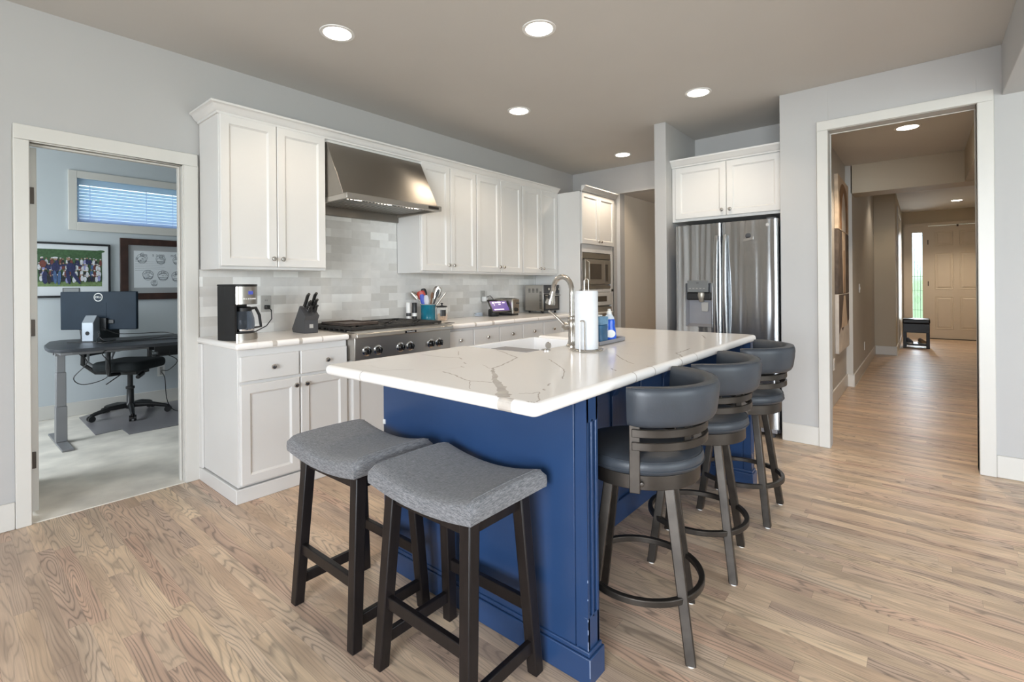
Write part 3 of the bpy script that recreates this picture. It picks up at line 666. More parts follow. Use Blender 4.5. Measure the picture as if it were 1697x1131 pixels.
# countertops
def join_pattern(o, pb):
    """bake the rounded edges and add the vein pattern to the same slab mesh"""
    dg = bpy.context.evaluated_depsgraph_get(); me = bpy.data.meshes.new_from_object(o.evaluated_get(dg)); o.modifiers.clear()
    bm = bmesh.new(); bm.from_mesh(me); org = ORG[o.name]
    vs = [bm.verts.new(p - org) for p in pb.v]
    for f in pb.f:
        fc = bm.faces.new([vs[i] for i in f]); fc.material_index = 1
        if fc.normal.length == 0: fc.normal_update()
    bm.normal_update()
    for fc in bm.faces:
        if fc.material_index == 1 and (fc.normal.z < -0.2 or fc.normal.dot(fc.calc_center_median() + org - Vector((1.5, -2.3, 0.895))) < 0): fc.normal_flip()
    bm.to_mesh(me); bm.free(); me.materials.append(MT['vein']); o.data = me
def counter(nm, x0, x1, label, veins):
    r = root(nm, label, 'countertop', ((x0 + x1) / 2, -0.32, 0.875))
    b = MB(); b.box(x0, x1, -0.645, -0.0105, 0.8755, 0.915); b.build('slab', 'quartz', r, bevel=0.0165, seg=4, smooth=40)
    pb = MB()
    for x in veins:
        w_ = 0.005 + 0.03 * (x * 37 % 1) ** 3; pr = [(-0.0165 * math.cos(R(t)) - 0.0005, 0.8955 + (0.003 if t > 0 else -0.003) + 0.0165 * math.sin(R(t))) for t in (-75, -50, -25, -1, 1, 25, 50, 75, 90)]
        k = len(pr); pb.add([(x + q * w_, -0.645 + 0.0165 + o_, z + (0.0003 if i == k - 1 else 0)) for q in (0, 1) for i, (o_, z) in enumerate(pr)], [(i, i + 1, k + i + 1, k + i) for i in range(k - 1)])
    join_pattern(r.children[0], pb)
    return r
counter('countertop', 0.500, 1.208, 'white veined countertop under the coffee maker and knife block', (0.70, 0.86, 1.01))
counter('countertop', 2.078, 4.094, 'long white veined countertop right of the rangetop', (2.40, 2.62, 2.93, 3.3))

# ------------------------------------------------------------------ range hood
r = root('range_hood', 'large brushed steel range hood over the rangetop', 'range hood', (1.64, -0.3, 1.83))
HX0, HX1 = 1.217, 2.067
b = MB(); b.prism([(-0.012, 2.262), (-0.345, 2.262), (-0.555, 1.880), (-0.555, 1.868), (-0.012, 1.868)], HX0, HX1, 'x'); b.build('canopy', 'hood', r, bevel=0.002)
b = MB()
b.box(HX0, HX1, -0.605, -0.575, 1.832, 1.868); b.box(HX0, HX0 + 0.022, -0.575, -0.041, 1.832, 1.868); b.box(HX1 - 0.022, HX1, -0.575, -0.041, 1.832, 1.868)
b.box(HX0, HX1, -0.605, -0.55, 1.8675, 1.872)
b.build('lip', 'steel', r, bevel=0.003)
b = MB(); b.box(HX0, HX1, -0.04, -0.0125, 1.79, 1.8675); b.build('rear_baffle', 'hood', r, bevel=0.003)
b = MB()
for i in range(28): b.box(HX0 + 0.03 + i * 0.0285, HX0 + 0.046 + i * 0.0285, -0.46, -0.09, 1.850, 1.862)
b.box(HX0 + 0.024, HX1 - 0.024, -0.57, -0.062, 1.862, 1.867)
b.build('filter', 'steel', r)
for x in (1.38, 1.64, 1.90):
    b = MB(); b.lathe([(0.03, 0), (0.034, 0.008), (0.034, 0.012)], (x, -0.515, 1.847), 18); l_ = b.build('hood_lamp', 'hoodlamp', r)
    d = bpy.data.lights.new('hood_light', 'SPOT'); d.energy = 3.2; d.color = (1.0, 0.88, 0.72); d.spot_size = R(130); d.spot_blend = 0.7; d.shadow_soft_size = 0.03
    lo = bpy.data.objects.new('hood_light', d); C.objects.link(lo); lo.location = (x, -0.515, 1.838); lo.rotation_euler = (R(-22), 0, 0)
b = MB(); b.box(1.93, 2.035, -0.607, -0.604, 1.842, 1.862); b.build('control_strip', 'bronze', r)

# ------------------------------------------------------------------ rangetop
r = root('rangetop', 'stainless steel gas rangetop with six black knobs', 'stove', (1.64, -0.35, 0.735))
RX0, RX1 = 1.214, 2.071
b = MB(); b.box(RX0, RX1, -0.69, -0.012, 0.735, 0.918); b.build('body', 'steel', r, bevel=0.003)
b = MB(); b.prism([(-0.60, 0.9185), (-0.60, 0.93), (-0.70, 0.925), (-0.722, 0.915), (-0.726, 0.888), (-0.6905, 0.886), (-0.6905, 0.9185)], RX0 - 0.004, RX1 + 0.004, 'x'); b.build('front_rail', 'steel', r, bevel=0.004)
b = MB(); b.box(RX0 + 0.02, RX1 - 0.02, -0.59, -0.04, 0.9185, 0.922); b.build('burner_pan', 'iron', r)
for x in (1.303, 1.393, 1.583, 1.669, 1.866, 1.950):
    b = MB(); b.lathe([(0.034, -0.6905), (0.034, -0.694), (0.027, -0.697)], (x, 0, 0.792), 24, 'y'); bz = b.build('knob_bezel', 'chrome', r)
    b = MB(); b.lathe([(0.024, -0.6945), (0.025, -0.700), (0.022, -0.718), (0.017, -0.722), (0.0, -0.722)], (x, 0, 0.792), 20, 'y'); b.box(x - 0.006, x + 0.006, -0.732, -0.715, 0.772, 0.812)
    k = b.build('knob', 'blackgloss', r, bevel=0.002)
for gx in range(3):
    b = MB(); x0 = RX0 + 0.022 + gx * 0.272; x1 = x0 + 0.268
    for y in (-0.605, -0.32, -0.045): b.box(x0, x1, y - 0.008, y + 0.008, 0.934, 0.952)
    for x in (x0, x1 - 0.016): b.box(x, x + 0.016, -0.613, -0.037, 0.934, 0.952)
    for cy in (-0.465, -0.18):
        cx = (x0 + x1) / 2
        for a in range(8):
            ca, sa = math.cos(a * math.pi / 4), math.sin(a * math.pi / 4)
            q = 0.125 if a % 2 == 0 else 0.165
            b.tube([(cx + ca * 0.035, cy + sa * 0.035, 0.947), (cx + ca * q, cy + sa * q, 0.947)], 0.0065, 6)
    for x in (x0 + 0.008, x1 - 0.008):
        for k in range(9): b.box(x - 0.007, x + 0.007, -0.60 + k * 0.068, -0.585 + k * 0.068, 0.922, 0.936)
    b.build('grate', 'iron', r, bevel=0.0015)
    for cy in (-0.465, -0.18):
        b = MB(); b.lathe([(0.055, 0.922), (0.055, 0.930), (0.04, 0.932), (0.04, 0.939), (0.0, 0.941)], (cx, cy, 0), 20); b.build('burner', 'iron', r)
b = MB(); b.M = face_mx('-y', -0.7265); b.box(1.60, 1.70, 0.893, 0.909, 0.0, 0.002); npl = b.build('name_plate', 'blackgloss', r)
def text(s, size, M, parent, m_, nm='lettering', ext=0.0004):
    cu = bpy.data.curves.new(nm, 'FONT'); cu.body = s; cu.size = size; cu.align_x = 'CENTER'; cu.align_y = 'CENTER'; cu.extrude = ext
    o = bpy.data.objects.new(nm, cu); C.objects.link(o)
    dg = bpy.context.evaluated_depsgraph_get(); me = bpy.data.meshes.new_from_object(o.evaluated_get(dg)); bpy.data.objects.remove(o)
    me.materials.clear(); me.materials.append(MT[m_])
    o = bpy.data.objects.new(nm, me); C.objects.link(o)
    me.transform(Matrix.Translation(-ORG[parent.name]) @ M); o.parent = parent; ORG[o.name] = ORG[parent.name]
    return o
text('KitchenAid', 0.0155, face_mx('-y', -0.7287) @ Matrix.Translation((1.65, 0.901, 0)), npl, 'oventext')
b = MB(); b.M = Matrix.Translation((0, 0, 0)); b.box(1.27, 1.53, -0.50, -0.16, 0.953, 0.962)
for y in (-0.50, -0.17): b.box(1.27, 1.53, y, y + 0.012, 0.9615, 0.972)
for x in (1.27, 1.518): b.box(x, x + 0.012, -0.50, -0.158, 0.9615, 0.972)
tag(b.build('griddle', 'griddle', org=(1.40, -0.33, 0.953), bevel=0.003), 'brown cast iron griddle lying on the left burner grate', 'griddle')

# ------------------------------------------------------------------ oven tower
TX0, TX1, TF = 4.096, 4.862, -0.645
r = root('oven_cabinet', 'tall white cabinet tower housing the microwave and wall oven', 'cabinet', (4.48, -0.3, 0))
b = MB()
b.box(TX0, TX0 + 0.02, TF, -0.012, 0.09, 2.29); b.box(TX1 - 0.02, XC - 0.002, TF, -0.012, 0.0, 2.345)
b.box(TX0, TX1, -0.06, -0.012, 0.09, 2.29); b.box(TX0, TX1, TF, -0.012, 2.27, 2.29)
b.box(TX0, TX1, TF, -0.012, 1.605, 1.69); b.box(TX0, TX1, TF, -0.012, 1.145, 1.178); b.box(TX0, TX1, TF, -0.012, 0.09, 0.38)
for x0, x1 in ((TX0, TX0 + 0.036), (TX1 - 0.066, TX1)): b.box(x0, x1, TF, TF + 0.02, 0.37, 1.61)
b.box(TX0, TX1, TF + 0.01, TF + 0.03, 1.69, 2.27)
b.build('carcass', 'cab', r, bevel=0.002)
b = MB(); b.box(TX0, TX1, TF + 0.02, -0.012, 0, 0.09); b.build('plinth', 'cab', r)
Mt = face_mx('-y', TF); mid = (TX0 + TX1) / 2
cab_door('door', TX0 + 0.006, mid - 0.002, 1.698, 2.280, Mt, r, (mid - 0.03, 1.735))
cab_door('door', mid + 0.002, TX1 - 0.006, 1.698, 2.280, Mt, r, (mid + 0.03, 1.735))
cab_door('door', TX0 + 0.006, TX1 - 0.006, 0.11, 0.365, Mt, r, None)
b = MB(); b.box(TX1, XC - 0.002, TF - 0.001, TF + 0.02, 0.0, 2.34); b.build('filler_strip', 'wall', r)
crown([(TX0, TF - 0.018), (TX1 + 0.005, TF - 0.018)], [(0, -1), (0, -1)], nm='trim_6', label='white crown moulding over the oven tower')
r = root('microwave', 'built-in bisque microwave with trim kit in the oven tower', 'microwave', (4.48, -0.5, 1.18))
OX0, OX1 = TX0 + 0.04, TX1 - 0.07
b = MB(); b.box(OX0, OX1, -0.61, -0.1, 1.183, 1.602); b.build('housing', 'microwave', r)
b = MB(); b.box(OX0, OX1, -0.640, -0.6105, 1.535, 1.600); b.box(OX0, OX1, -0.640, -0.6105, 1.183, 1.222)
for k in range(5): b.box(OX0 + 0.02, OX1 - 0.02, -0.643, -0.640, 1.546 + k * 0.011, 1.551 + k * 0.011)
b.build('vent_trim', 'vent', r)
b = MB(); b.box(OX0 + 0.05, OX1 - 0.17, -0.655, -0.6105, 1.238, 1.525); dr = b.build('microwave_door', 'microwave', r, bevel=0.006)
b = MB(); b.box(OX0 + 0.12, OX1 - 0.25, -0.6575, -0.6555, 1.295, 1.475); b.build('door_window', 'smoked', dr)
b = MB(); b.tube([(OX0 + 0.075, -0.655, 1.26), (OX0 + 0.075, -0.69, 1.275), (OX0 + 0.075, -0.69, 1.49), (OX0 + 0.075, -0.655, 1.505)], 0.008, 8); b.build('handle', 'microwave', dr)
b = MB(); b.box(OX1 - 0.165, OX1 - 0.01, -0.650, -0.6105, 1.238, 1.525); cp = b.build('control_panel', 'microwave', r, bevel=0.004)
b = MB(); b.box(OX1 - 0.15, OX1 - 0.085, -0.6525, -0.6505, 1.27, 1.475); b.build('keypad', 'smoked', cp)
r = root('wall_oven', 'white built-in wall oven below the microwave', 'oven', (4.48, -0.5, 0.38))
b = MB(); b.box(OX0, OX1, -0.61, -0.1, 0.383, 1.142); b.build('housing', 'microwave', r)
b = MB(); b.box(OX0, OX1, -0.652, -0.6105, 0.985, 1.140); cp = b.build('control_panel', 'trim', r, bevel=0.004)
b = MB(); b.box(OX0 + 0.15, OX1 - 0.12, -0.6545, -0.6525, 1.03, 1.095); b.build('display', 'smoked', cp)
b = MB(); b.box(OX0, OX1, -0.652, -0.6105, 0.40, 0.965); dr = b.build('oven_door', 'microwave', r, bevel=0.004)
b = MB(); b.box(OX0 + 0.12, OX1 - 0.12, -0.6545, -0.6525, 0.52, 0.80); b.build('door_window', 'smoked', dr)
b = MB(); b.tube([(OX0 + 0.06, -0.652, 0.90), (OX0 + 0.06, -0.70, 0.90), (OX1 - 0.06, -0.70, 0.90), (OX1 - 0.06, -0.652, 0.90)], 0.011, 8); b.build('handle', 'trim', dr)

# ------------------------------------------------------------------ fridge and its cabinet
CX = 3.845
r = root('wall_cabinet', 'white two-door cabinet above the refrigerator', 'cabinet', (4.1, -2.26, 1.80))
b = MB(); b.box(CX, 4.455, -2.722, -1.803, 1.800, 2.30); b.build('carcass', 'cab', r, bevel=0.002)
Mf = face_mx('-x', CX)
cab_door('door', -2.716, -2.287, 1.822, 2.292, Mf, r, (-2.318, 1.872))
cab_door('door', -2.283, -1.838, 1.822, 2.292, Mf, r, (-2.252, 1.872))
prof = [(0, 2.300), (0.012, 2.300), (0.016, 2.312), (0.03, 2.32), (0.045, 2.345), (0.056, 2.352), (0.056, 2.366), (0, 2.366)]
b = MB(); b.prism([(CX - o, h) for o, h in prof], -2.722, -1.803, 'y'); struct(b.build('trim_7', 'cab', smooth=40), 'white crown moulding over the refrigerator cabinet')
r = root('refrigerator', 'stainless french-door refrigerator with water dispenser', 'refrigerator', (4.0, -2.30, 0))
FY0, FY1, FX = -2.712, -1.893, 3.672
b = MB(); b.box(FX + 0.075, 4.40, FY0 + 0.004, FY1 - 0.004, 0.03, 1.735); b.build('cabinet_body', 'darkgrey', r, bevel=0.004)
def bow(y):
    t = (y - FY0) / (FY1 - FY0) * 2 - 1
    return FX + 0.008 * t * t
def fdoor(y0, y1, z0, z1, hole=None):
    ys = [y0, y0 + 0.005, y0 + 0.010] + [y0 + (y1 - y0) * i / 12 for i in range(1, 12)] + [y1 - 0.010, y1 - 0.005, y1]; zs = [z0, z1]
    if hole: ys = sorted([y for y in ys if not (abs(y - hole[0]) < 0.015 or abs(y - hole[1]) < 0.015)] + [hole[0], hole[1]]); zs = [z0, hole[2], hole[3], z1]
    b = MB(); n = len(ys); nz = len(zs); vs = []; fs = []
    e = 0.012
    def fx(y): return bow(y) + (e if (y in (y0, y1)) else (0.003 if (y in (y0 + 0.005, y1 - 0.005)) else 0))
    for z in zs:
        for y in ys: vs.append((fx(y), y, z))
    for z in (z0, z1):
        for y in ys: vs.append((FX + 0.068, y, z))
    inh = lambda i, k: hole and hole[0] - 1e-6 <= ys[i] and ys[i + 1] <= hole[1] + 1e-6 and k == 1
    for k in range(nz - 1):
        for i in range(n - 1):
            if not inh(i, k): fs.append((k * n + i, k * n + i + 1, (k + 1) * n + i + 1, (k + 1) * n + i))
    B = nz * n
    for i in range(n - 1):
        fs.append((i, i + 1, B + i + 1, B + i)); fs.append(((nz - 1) * n + i, (nz - 1) * n + i + 1, B + n + i + 1, B + n + i)); fs.append((B + i, B + i + 1, B + n + i + 1, B + n + i))
    fs.append((0, *[k * n for k in range(1, nz)], B + n, B)); fs.append((n - 1, *[k * n + n - 1 for k in range(1, nz)], B + n + n - 1, B + n - 1))
    b.add(vs, fs); return b
ym = -2.290
HOLE = (-2.206, -1.985, 0.862, 1.236)
o = fdoor(ym + 0.003, FY1, 0.70, 1.742, HOLE).build('left_door', 'steelv', r, smooth=40)
o2 = fdoor(FY0, ym - 0.003, 0.70, 1.742).build('right_door', 'steelv', r, smooth=40)
o3 = fdoor(FY0, FY1, 0.075, 0.692).build('freezer_drawer', 'steelv', r, smooth=40)
def handle(y, z0, z1, parent):
    b = MB(); n = 14; pts = [(FX - 0.030 - 0.030 * math.sin(math.pi * i / n), y, z0 + (z1 - z0) * i / n) for i in range(n + 1)]
    sec = [(-0.018, -0.006), (-0.012, -0.012), (0.012, -0.012), (0.018, -0.006), (0.018, 0.006), (0.012, 0.011), (-0.012, 0.011), (-0.018, 0.006)]
    b.sweep(pts, [sec] * len(pts), up=(1, 0, 0))
    for z in (z0 + 0.03, z1 - 0.03): b.box(FX - 0.038, FX + 0.02, y - 0.011, y + 0.011, z - 0.018, z + 0.018)
    return b.build('handle', 'steelv', parent, bevel=0.002, smooth=50)
handle(ym + 0.033, 0.76, 1.635, o); handle(ym - 0.036, 0.76, 1.635, o2)
b = MB(); b.tube([(FX + 0.0, FY0 + 0.10, 0.60), (FX - 0.045, FY0 + 0.10, 0.60), (FX - 0.045, FY1 - 0.10, 0.60), (FX + 0.0, FY1 - 0.10, 0.60)], 0.013, 10); b.build('handle', 'steelv', o3)
# dispenser
y0, y1, z0, z1 = HOLE
b = MB(); D = 0.066
b.add([(FX + 0.008, y0, z0), (FX + 0.008, y1, z0), (FX + 0.008, y1, z1), (FX + 0.008, y0, z1), (FX + D, y0 + 0.01, z0 + 0.02), (FX + D, y1 - 0.01, z0 + 0.02), (FX + D, y1 - 0.01, z1), (FX + D, y0 + 0.01, z1)],
      [(4, 5, 6, 7), (0, 1, 5, 4), (3, 2, 6, 7), (0, 4, 7, 3), (1, 5, 6, 2)])
dsp = b.build('dispenser', 'tray', r, smooth=0)
b = MB(); b.box(FX - 0.004, FX + 0.03, y0 + 0.025, y1 - 0.015, 1.158, z1 + 0.024); dp = b.build('dispenser_panel', 'panelgrey', r, bevel=0.003)
b = MB(); b.box(FX + 0.008, FX + 0.063, y0 + 0.005, y1 - 0.005, 1.09, 1.157); b.build('dispenser_hood', 'black', r, bevel=0.01)
b = MB(); b.lathe([(0.030, 1.155), (0.034, 1.135), (0.026, 1.10), (0.018, 1.075)], (FX + 0.022, -2.115, 0), 16); b.build('spout', 'microwave', dsp)
b = MB(); b.prism([(-2.165, 1.07), (-2.105, 1.07), (-2.108, 1.0), (-2.115, 0.99), (-2.158, 0.99), (-2.163, 1.0)], FX + 0.038, FX + 0.046, 'x'); b.build('paddle', 'outlet', dsp, bevel=0.003)
b = MB()
fz = ((z0 - 0.008, z0), (z1, z1 + 0.0))
b.box(FX - 0.003, FX + 0.012, y0 - 0.006, y1 + 0.006, z0 - 0.007, z0); b.box(FX - 0.003, FX + 0.012, y0 - 0.006, y0, z0, z1); b.box(FX - 0.003, FX + 0.012, y1, y1 + 0.006, z0, z1)
b.build('dispenser_frame', 'steelv', dsp)
for k in range(5):
    b = MB(); b.box(FX - 0.0052, FX - 0.004, y0 + 0.055 + k * 0.03, y0 + 0.069 + k * 0.03, 1.188, 1.194); b.build('touch_icon', 'outlet', dp)
b = MB(); b.box(FX - 0.0052, FX - 0.004, -2.10, -2.078, 1.236, 1.241); b.build('touch_icon', 'darkgrey', dp)
# maker's round mark and the energy sticker/magnet on the right door
Mx = face_mx('-x', 0)
b = MB(); b.lathe([(0.013, bow(-2.64) - 0.0012), (0.013, bow(-2.64) + 0.001)], (0, -2.640, 1.697), 20, 'x'); lg = b.build('round_badge', 'outlet', r)
text('LG', 0.015, Matrix.Translation((bow(-2.64) - 0.0016, -2.640, 1.697)) @ face_mx('-x', 0) @ Matrix.Scale(-1, 4, (1, 0, 0)), lg, 'white')
b = MB(); mgx = bow(-2.50)
b.lathe([(0.021, mgx - 0.004), (0.021, mgx + 0.004)], (0, -2.498, 1.618), 18, 'x'); b.box(mgx - 0.004, mgx + 0.006, -2.512, -2.482, 1.59, 1.61)
mg = b.build('fridge_magnet', 'darkgrey', org=(mgx, -2.498, 1.60), bevel=0.002); tag(mg, 'dark tree-shaped magnet with silver banner on the right refrigerator door', 'magnet')
b = MB(); b.hexa([(mgx - 0.006, -2.536, 1.587), (mgx - 0.006, -2.462, 1.570), (mgx + 0.003, -2.462, 1.570), (mgx + 0.003, -2.536, 1.587)], [(mgx - 0.006, -2.536, 1.607), (mgx - 0.006, -2.462, 1.592), (mgx + 0.003, -2.462, 1.592), (mgx + 0.003, -2.536, 1.607)])
b.build('banner', 'nickel', mg, org=(mgx, -2.498, 1.60))
for y in (FY0 + 0.06, FY1 - 0.06):
    b = MB(); b.lathe([(0.022, 0.0), (0.024, 0.02), (0.016, 0.032), (0.016, 0.08)], (FX + 0.06, y, 0), 14); b.build('foot', 'darkgrey', r)
b = MB(); b.box(FX + 0.03, FX + 0.10, FY0 + 0.02, FY1 - 0.02, 0.035, 0.07); b.build('kick_plate', 'tray', r, bevel=0.004)
for y in (FY0 + 0.05, FY1 - 0.05):
    b = MB(); b.box(FX + 0.03, FX + 0.16, y - 0.035, y + 0.035, 1.7355, 1.757); b.build('hinge_cover', 'darkgrey', r, bevel=0.004)

# ------------------------------------------------------------------ island
IX0, IX1, IY0, IY1 = 0.419, 2.662, -2.798, -1.724      # counter outline
BX0, BX1 = 0.697, 2.640                                  # base, near and far ends
r = root('kitchen_island', 'navy blue kitchen island base with fluted end posts', 'island', (1.66, -2.2, 0))
b = MB(); b.box(BX0 + 0.002, 1.198, -2.36, -1.745, 0.10, 0.875); b.box(1.862, BX1 - 0.002, -2.36, -1.745, 0.10, 0.875); b.box(1.198, 1.862, -2.36, -1.745, 0.10, 0.64); b.box(1.198, 1.862, -2.36, -2.20, 0.64, 0.875)
b.build('cabinet_body', 'navy', r, bevel=0.002)
b = MB()   # knee wall stiles
for x in (0.765, 1.30, 1.62, 1.95, 2.26, 2.52): b.box(x, x + 0.06, -2.372, -2.36, 0.10, 0.875)
b.box(0.765, 2.58, -2.372, -2.36, 0.80, 0.875); b.box(0.765, 2.58, -2.374, -2.36, 0.0, 0.115)
b.build('knee_wall', 'navy', r, bevel=0.003)
def wing(x0, x1, outer):
    b = MB()
    b.box(x0, x1, -2.735, -1.736, 0.0, 0.8755)
    b.box(x0, x0 + 0.012, -2.782, -2.742, 0.0, 0.8755); b.box(x1 - 0.012, x1, -2.782, -2.742, 0.0, 0.8755); b.box(x0 + 0.004, x1 - 0.004, -2.7735, -2.7345, 0, 0.8755)
    b.box(x0, x1, -2.782, -2.742, 0.80, 0.8755); b.box(x0, x1, -2.782, -2.742, 0.0, 0.20)
    b.box((x0 + x1) / 2 - 0.0055, (x0 + x1) / 2 + 0.0055, -2.782, -2.742, 0.19, 0.81)
    o = b.build('end_panel', 'navy', r, bevel=0.002)
    b = MB(); p0, p1 = x0 - 0.012, x1 + 0.012
    b.prism([(p0, -2.795), (p1, -2.795), (p1, -1.73), (p0, -1.73)], 0, 0.085); b.prism([(p0 + 0.006, -2.789), (p1 - 0.006, -2.789), (p1 - 0.006, -1.733), (p0 + 0.006, -1.733)], 0.085, 0.10)
    b.build('plinth', 'navy', r, bevel=0.003)
wing(BX0, 0.763, True); wing(2.574, BX1, False)
# thin lighter wear on the near post's corners
b = MB()
for z0, z1 in ((0.10, 0.128), (0.15, 0.165), (0.19, 0.197), (0.255, 0.26), (0.31, 0.318)): b.box(BX0 - 0.0006, BX0 + 0.002, -2.7826, -2.780, z0, z1)
b.box(BX0 - 0.0126, BX0 - 0.010, -2.7956, -2.793, 0.03, 0.084); b.build('worn_corner', 'chip', r, smooth=0)
b = MB(); b.box(BX0 - 0.004, BX0 - 0.0002, -1.752, -1.737, 0.62, 0.64); b.build('edge_plug', 'white', r)
for x in (1.64, 2.28):
    b = MB(); b.prism([(-2.373, 0.8745), (-2.60, 0.8745), (-2.60, 0.845), (-2.56, 0.838), (-2.46, 0.79), (-2.40, 0.70), (-2.373, 0.66)], x - 0.03, x + 0.03, 'x'); b.build('corbel', 'navy', r, bevel=0.004)
b = MB(); b.M = face_mx('-y', 0)
Mi = Matrix(((1, 0, 0, 0), (0, 0, 1, -1.745), (0, 1, 0, 0), (0, 0, 0, 1)))
for u0, u1 in ((0.775, 1.185), (1.875, 2.22), (2.225, 2.56)):
    cab_door('door', u0, u1, 0.12, 0.86, Mi, r, (u1 - 0.035, 0.80), mat_='navy')
cab_door('door', 1.205, 1.525, 0.12, 0.63, Mi, r, (1.49, 0.58), mat_='navy'); cab_door('door', 1.535, 1.855, 0.12, 0.63, Mi, r, (1.57, 0.58), mat_='navy')
SX0, SX1, SYB = 1.208, 1.852, -2.142                     # sink cut-out
r = root('countertop', 'big white veined island countertop with rounded edges', 'countertop', (1.5, -2.3, 0.876))
b = MB()
def rc(cx, cy, rr, a0, a1, n=5): return [(cx + rr * math.cos(R(a0 + (a1 - a0) * i / n)), cy + rr * math.sin(R(a0 + (a1 - a0) * i / n))) for i in range(n + 1)]
poly = rc(IX0 + 0.025, IY0 + 0.025, 0.025, 180, 270) + rc(IX1 - 0.03, IY0 + 0.03, 0.03, 270, 360) + rc(IX1 - 0.03, IY1 - 0.03, 0.03, 0, 90)
poly += [(SX1, IY1), (SX1, SYB), (SX0, SYB), (SX0, IY1)] + rc(IX0 + 0.03, IY1 - 0.03, 0.03, 90, 180)
b.prism(poly, 0.876, 0.915)
slab = b.build('slab', 'quartz', r, bevel=0.0175, seg=5, smooth=40)
def vein(pts, w, name='vein'):
    """ribbon of a darker mineral vein, following the slab's top and its edge"""
    b = MB(); n = len(pts); L = []; Rr = []
    rnd = random.Random(len(pts) * 31 + int(pts[0][0] * 1000))
    fine = []; ws = []
    for i in range(n - 1):
        for k in range(4):
            t = k / 4; p = Vector(pts[i]).lerp(Vector(pts[i + 1]), t); fine.append(p + Vector((rnd.uniform(-1, 1), rnd.uniform(-1, 1))) * 0.004 * (1 if k else 0)); ws.append((w[i] + (w[i + 1] - w[i]) * t) * rnd.uniform(0.75, 1.25))
    fine.append(Vector(pts[-1])); ws.append(w[-1])
    vs = []; fs = []
    for i, p in enumerate(fine):
        t = (fine[min(i + 1, len(fine) - 1)] - fine[max(i - 1, 0)]); t = t.normalized() if t.length > 0 else Vector((1, 0)); no = Vector((-t.y, t.x))
        for s_ in (1, -1): q = p + no * ws[i] * s_ / 2; vs.append((q.x, q.y, 0.91525))
    for i in range(len(fine) - 1): fs.append((2 * i, 2 * i + 1, 2 * i + 3, 2 * i + 2))
    b.add(vs, fs); return b
W = lambda a, n: [a] * n
vb = MB()
VE = [([(0.434, -2.676), (0.474, -2.636), (0.521, -2.59), (0.567, -2.533), (0.609, -2.48)], [0.040, 0.040, 0.032, 0.025, 0.020]),
      ([(0.609, -2.48), (0.685, -2.414), (0.741, -2.355), (0.782, -2.323), (0.841, -2.31), (0.935, -2.271), (1.039, -2.227), (1.077, -2.16), (1.15, -2.039), (1.18, -1.983)], [0.020, 0.016, 0.011, 0.009, 0.007, 0.007, 0.009, 0.006, 0.005, 0.004]),
      ([(0.852, -1.814), (0.85, -1.935), (0.887, -2.025), (0.863, -2.069)], W(0.0055, 4)), ([(1.027, -1.871), (0.934, -1.967)], W(0.004, 2)),
      ([(0.606, -2.231), (0.588, -2.312), (0.554, -2.386), (0.541, -2.436), (0.561, -2.474), (0.566, -2.511)], W(0.006, 6)), ([(0.536, -2.441), (0.486, -2.487), (0.454, -2.522)], W(0.003, 3)),
      ([(0.495, -2.679), (0.52, -2.712), (0.547, -2.713), (0.498, -2.748), (0.477, -2.768), (0.445, -2.782)], W(0.004, 6)), ([(0.432, -2.757), (0.437, -2.77), (0.436, -2.783)], W(0.004, 3)),
      ([(1.083, -2.362), (1.001, -2.459), (0.925, -2.541), (0.86, -2.591), (0.759, -2.653)], W(0.0045, 5)), ([(0.671, -2.667), (0.637, -2.683)], W(0.006, 2)), ([(0.592, -2.70), (0.573, -2.712)], W(0.006, 2)),
      ([(0.432, -1.984), (0.466, -2.021), (0.531, -2.067), (0.573, -2.106)], W(0.003, 4)), ([(0.761, -2.325), (0.81, -2.238)], W(0.003, 2)), ([(0.807, -2.135), (0.785, -2.172)], W(0.006, 2)), ([(0.733, -2.198), (0.716, -2.224)], W(0.006, 2)),
      ([(1.375, -2.523), (1.258, -2.62), (1.182, -2.704)], W(0.005, 3)), ([(1.04, -2.68), (1.002, -2.721)], W(0.006, 2)), ([(1.77, -2.712), (1.661, -2.72), (1.573, -2.718), (1.536, -2.755), (1.476, -2.785)], W(0.006, 5)), ([(2.45, -2.539), (2.357, -2.58), (2.27, -2.621)], W(0.007, 3)), ([(1.165, -2.765), (1.17, -2.785)], W(0.006, 2))]
for p_, w_ in VE:
    q = vein(p_, w_); vb.add(q.v, q.f)
# the veins that run over the front edges
RB = 0.0175
def edge_prof(): return [(-RB * math.cos(R(t)) - 0.0005, (0.8955 + (0.002 if t > 0 else -0.002) + RB * math.sin(R(t)))) for t in (-75, -50, -25, -1, 1, 25, 50, 75, 90)]
def edge_x(y, w_):
    pr = edge_prof(); n = len(pr)
    vb.add([(IX0 + RB + o, y + s_ * w_ / 2, z + (0.0003 if i == n - 1 else 0)) for s_ in (-1, 1) for i, (o, z) in enumerate(pr)], [(i, i + 1, n + i + 1, n + i) for i in range(n - 1)])
def edge_y(x, w_):
    pr = edge_prof(); n = len(pr)
    vb.add([(x + s_ * w_ / 2, IY0 + RB + o, z + (0.0003 if i == n - 1 else 0)) for s_ in (-1, 1) for i, (o, z) in enumerate(pr)], [(i, i + 1, n + i + 1, n + i) for i in range(n - 1)])
edge_x(-2.688, 0.050); edge_x(-1.985, 0.004)
for x, w_ in ((1.01, 0.006), (1.17, 0.006), (1.44, 0.007), (1.62, 0.005)): edge_y(x, w_)
join_pattern(slab, vb)
